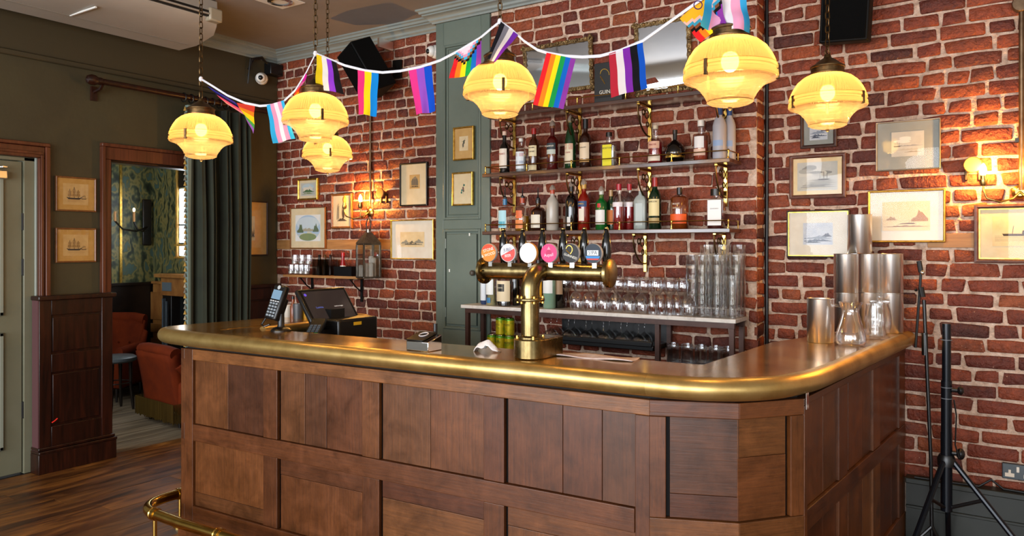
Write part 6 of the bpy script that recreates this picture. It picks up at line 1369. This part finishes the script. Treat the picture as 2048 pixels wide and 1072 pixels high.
# ------------------------------------------------------------------ small wall shelf and lantern on the left brickwork
zs = PY(640, 551, -.17).z; xs0, xs1 = PY(566, 552, -.17).x, PY(714, 552, -.17).x
sh_ = thing('wall_shelf', 'thin wooden shelf on two iron brackets on the left brickwork', 'shelf')
MB().box((xs0, -.17, zs-.02), (xs1, -.014, zs)).build('board', PINE, sh_, bevel=.002)
for u in (624, 723):
    x = PY(u, 600, -.02).x; x = min(x, xs1-.02)
    MB().box((x-.012, -.022, zs-.21), (x+.012, -.014, zs-.02)).box((x-.01, -.15, zs-.028), (x+.01, -.014, zs-.0205)).build('bracket', BLACKM, sh_); MB().tube([(x, -.02, zs-.13), (x, -.08, zs-.09), (x, -.145, zs-.026)], .006, 8).build('brace', BLACKM, sh_)
WAX = mat('white_wax', '#c4beb4', rough=.6)
def votive(x, y, z, lb):
    r = thing('tea_glass', lb, 'glass', (x, y, z), 0, 'small straight glasses stacked on the wall shelf')
    MB().lathe([(0, .004), (.026, .0), (.0275, .004), (.0275, .082), (.0262, .082), (.0262, .008), (0, .008)], 20).build('wall', GLASS, r, smooth=50); MB().lathe([(0, .009), (.025, .009), (.025, .026), (0, .03)], 16).build('wax', WAX, r)
xg = PY(583, 545, -.12).x
for k in range(4): votive(xg+.062*k, -.12, zs+.0005, ('first', 'second', 'third', 'fourth')[k] + ' small glass from the left in the lower row on the wall shelf')
for k in range(3): votive(xg+.045+.085*k, -.12, zs+.083, ('left', 'middle', 'right')[k] + ' small glass of the upper row on the wall shelf')
cy = thing('cutlery_caddy', 'smoked plastic caddy with bottles inside on the wall shelf', 'caddy', (PY(650, 545, -.1).x, -.1, zs+.0005))
SMK = glassy('smoked_plastic', (.45, .42, .4), f0=.08, f1=.6, rough=.06)
for dx in (-.065, .0, .065): MB().box((dx-.031, -.05, 0), (dx+.031, .05, .13)).build('cell', SMK, cy, smooth=0)
for dx, c_ in ((-.065, '#1a120e'), (0, '#5a3a1c'), (.065, '#2a1a14')): MB().lathe([(0, .003), (.02, .003), (.021, .07), (.011, .1), (.011, .16), (.013, .165), (0, .17)], 12, o=(dx, 0, 0)).build('bottle', mat('sauce_' + c_.strip('#'), c_, rough=.2), cy)
bb = thing('black_tray', 'black box tray at the right end of the wall shelf', 'tray', (PY(694, 545, -.1).x, -.1, zs+.0005)); MB().box((-.1, -.05, 0), (.1, -.044, .075)).box((-.1, .044, 0), (.1, .05, .075)).box((-.1, -.044, 0), (-.094, .044, .075)).box((.094, -.044, 0), (.1, .044, .075)).box((-.094, -.044, 0), (.094, .044, .006)).build('tray', BLACK, bb, smooth=0)
rb = thing('sauce_bottle', 'small red sauce bottle standing up out of the black tray', 'bottle', (PY(686, 545, -.1).x, -.1, zs+.007)); MB().lathe([(0, 0), (.022, 0), (.023, .01), (.022, .08), (.013, .12), (.013, .15), (0, .15)], 16).build('bottle', mat('red_sauce', '#8a0f14', rough=.2), rb); MB().cyl((0, 0, .15), (0, 0, .18), .015, 12).build('cap', mat('red_cap', '#b01a1c', rough=.3), rb); MB().lathe([(.0235, .03), (.0235, .075)], 16).build('label', WHITE, rb)
lx = PY(737, 500, -.16).x; lz0, lz1 = PY(737, 556, -.16).z, PY(737, 487, -.16).z
ln = thing('lantern', 'square metal and glass lantern hanging from the left wall lamp, filled with white candles', 'lantern', (lx, -.16, lz0), radians(-22))
w_ = .068; hL = lz1-lz0
LM = mat('tarnished_metal', [(.3,'#5a544c'),(.7,'#8d867c')], rough=.33, metal=.9, nscale=20)
MB().box((-w_-.006, -w_-.006, 0), (w_+.006, w_+.006, .012)).build('floor_plate', LM, ln, bevel=.002); MB().box((-w_-.004, -w_-.004, hL-.012), (w_+.004, w_+.004, hL)).build('top_plate', LM, ln, bevel=.002)
for sx in (-1, 1):
    for sy in (-1, 1): MB().box((sx*w_-.006, sy*w_-.006, .012), (sx*w_+.006, sy*w_+.006, hL-.012)).build('post', LM, ln)
for k in range(4): 
    M_ = Matrix.Rotation(radians(90*k), 4, 'Z'); MB().box((-w_+.006, -w_-.001, .012), (w_-.006, -w_+.001, hL-.012), M_).build('pane', GLASS, ln, smooth=0)
MB().add([(-w_-.008, -w_-.008, hL), (w_+.008, -w_-.008, hL), (w_+.008, w_+.008, hL), (-w_-.008, w_+.008, hL), (-.02, -.02, hL+.085), (.02, -.02, hL+.085), (.02, .02, hL+.085), (-.02, .02, hL+.085)], [(0,3,2,1),(4,5,6,7),(0,1,5,4),(1,2,6,5),(2,3,7,6),(3,0,4,7)]).build('roof', LM, ln, smooth=0)
MB().cyl((0, 0, hL+.085), (0, 0, hL+.11), .019, 14).build('chimney', LM, ln)
MB().tube([(.038*cos(2*pi*i/20), 0, hL+.145+.05*sin(2*pi*i/20)) for i in range(20)], .0045, 6, closed=True).build('ring', LM, ln)
rnd = random.Random(4); cs_ = MB()
for k in range(8): 
    x_, y_ = (-.042, 0, .042)[k % 3], (-.042, 0, .042)[k//3]; h_ = rnd.uniform(.07, .17)
    MB().lathe([(0, .013), (.02, .013), (.018, h_*.5), (.019, h_), (.012, h_+.008), (0, h_+.004)], 10, o=(x_, y_, 0), mod=lambda i, j: .002*((i*7+j*3) % 3)).build('candle', WAX, ln)
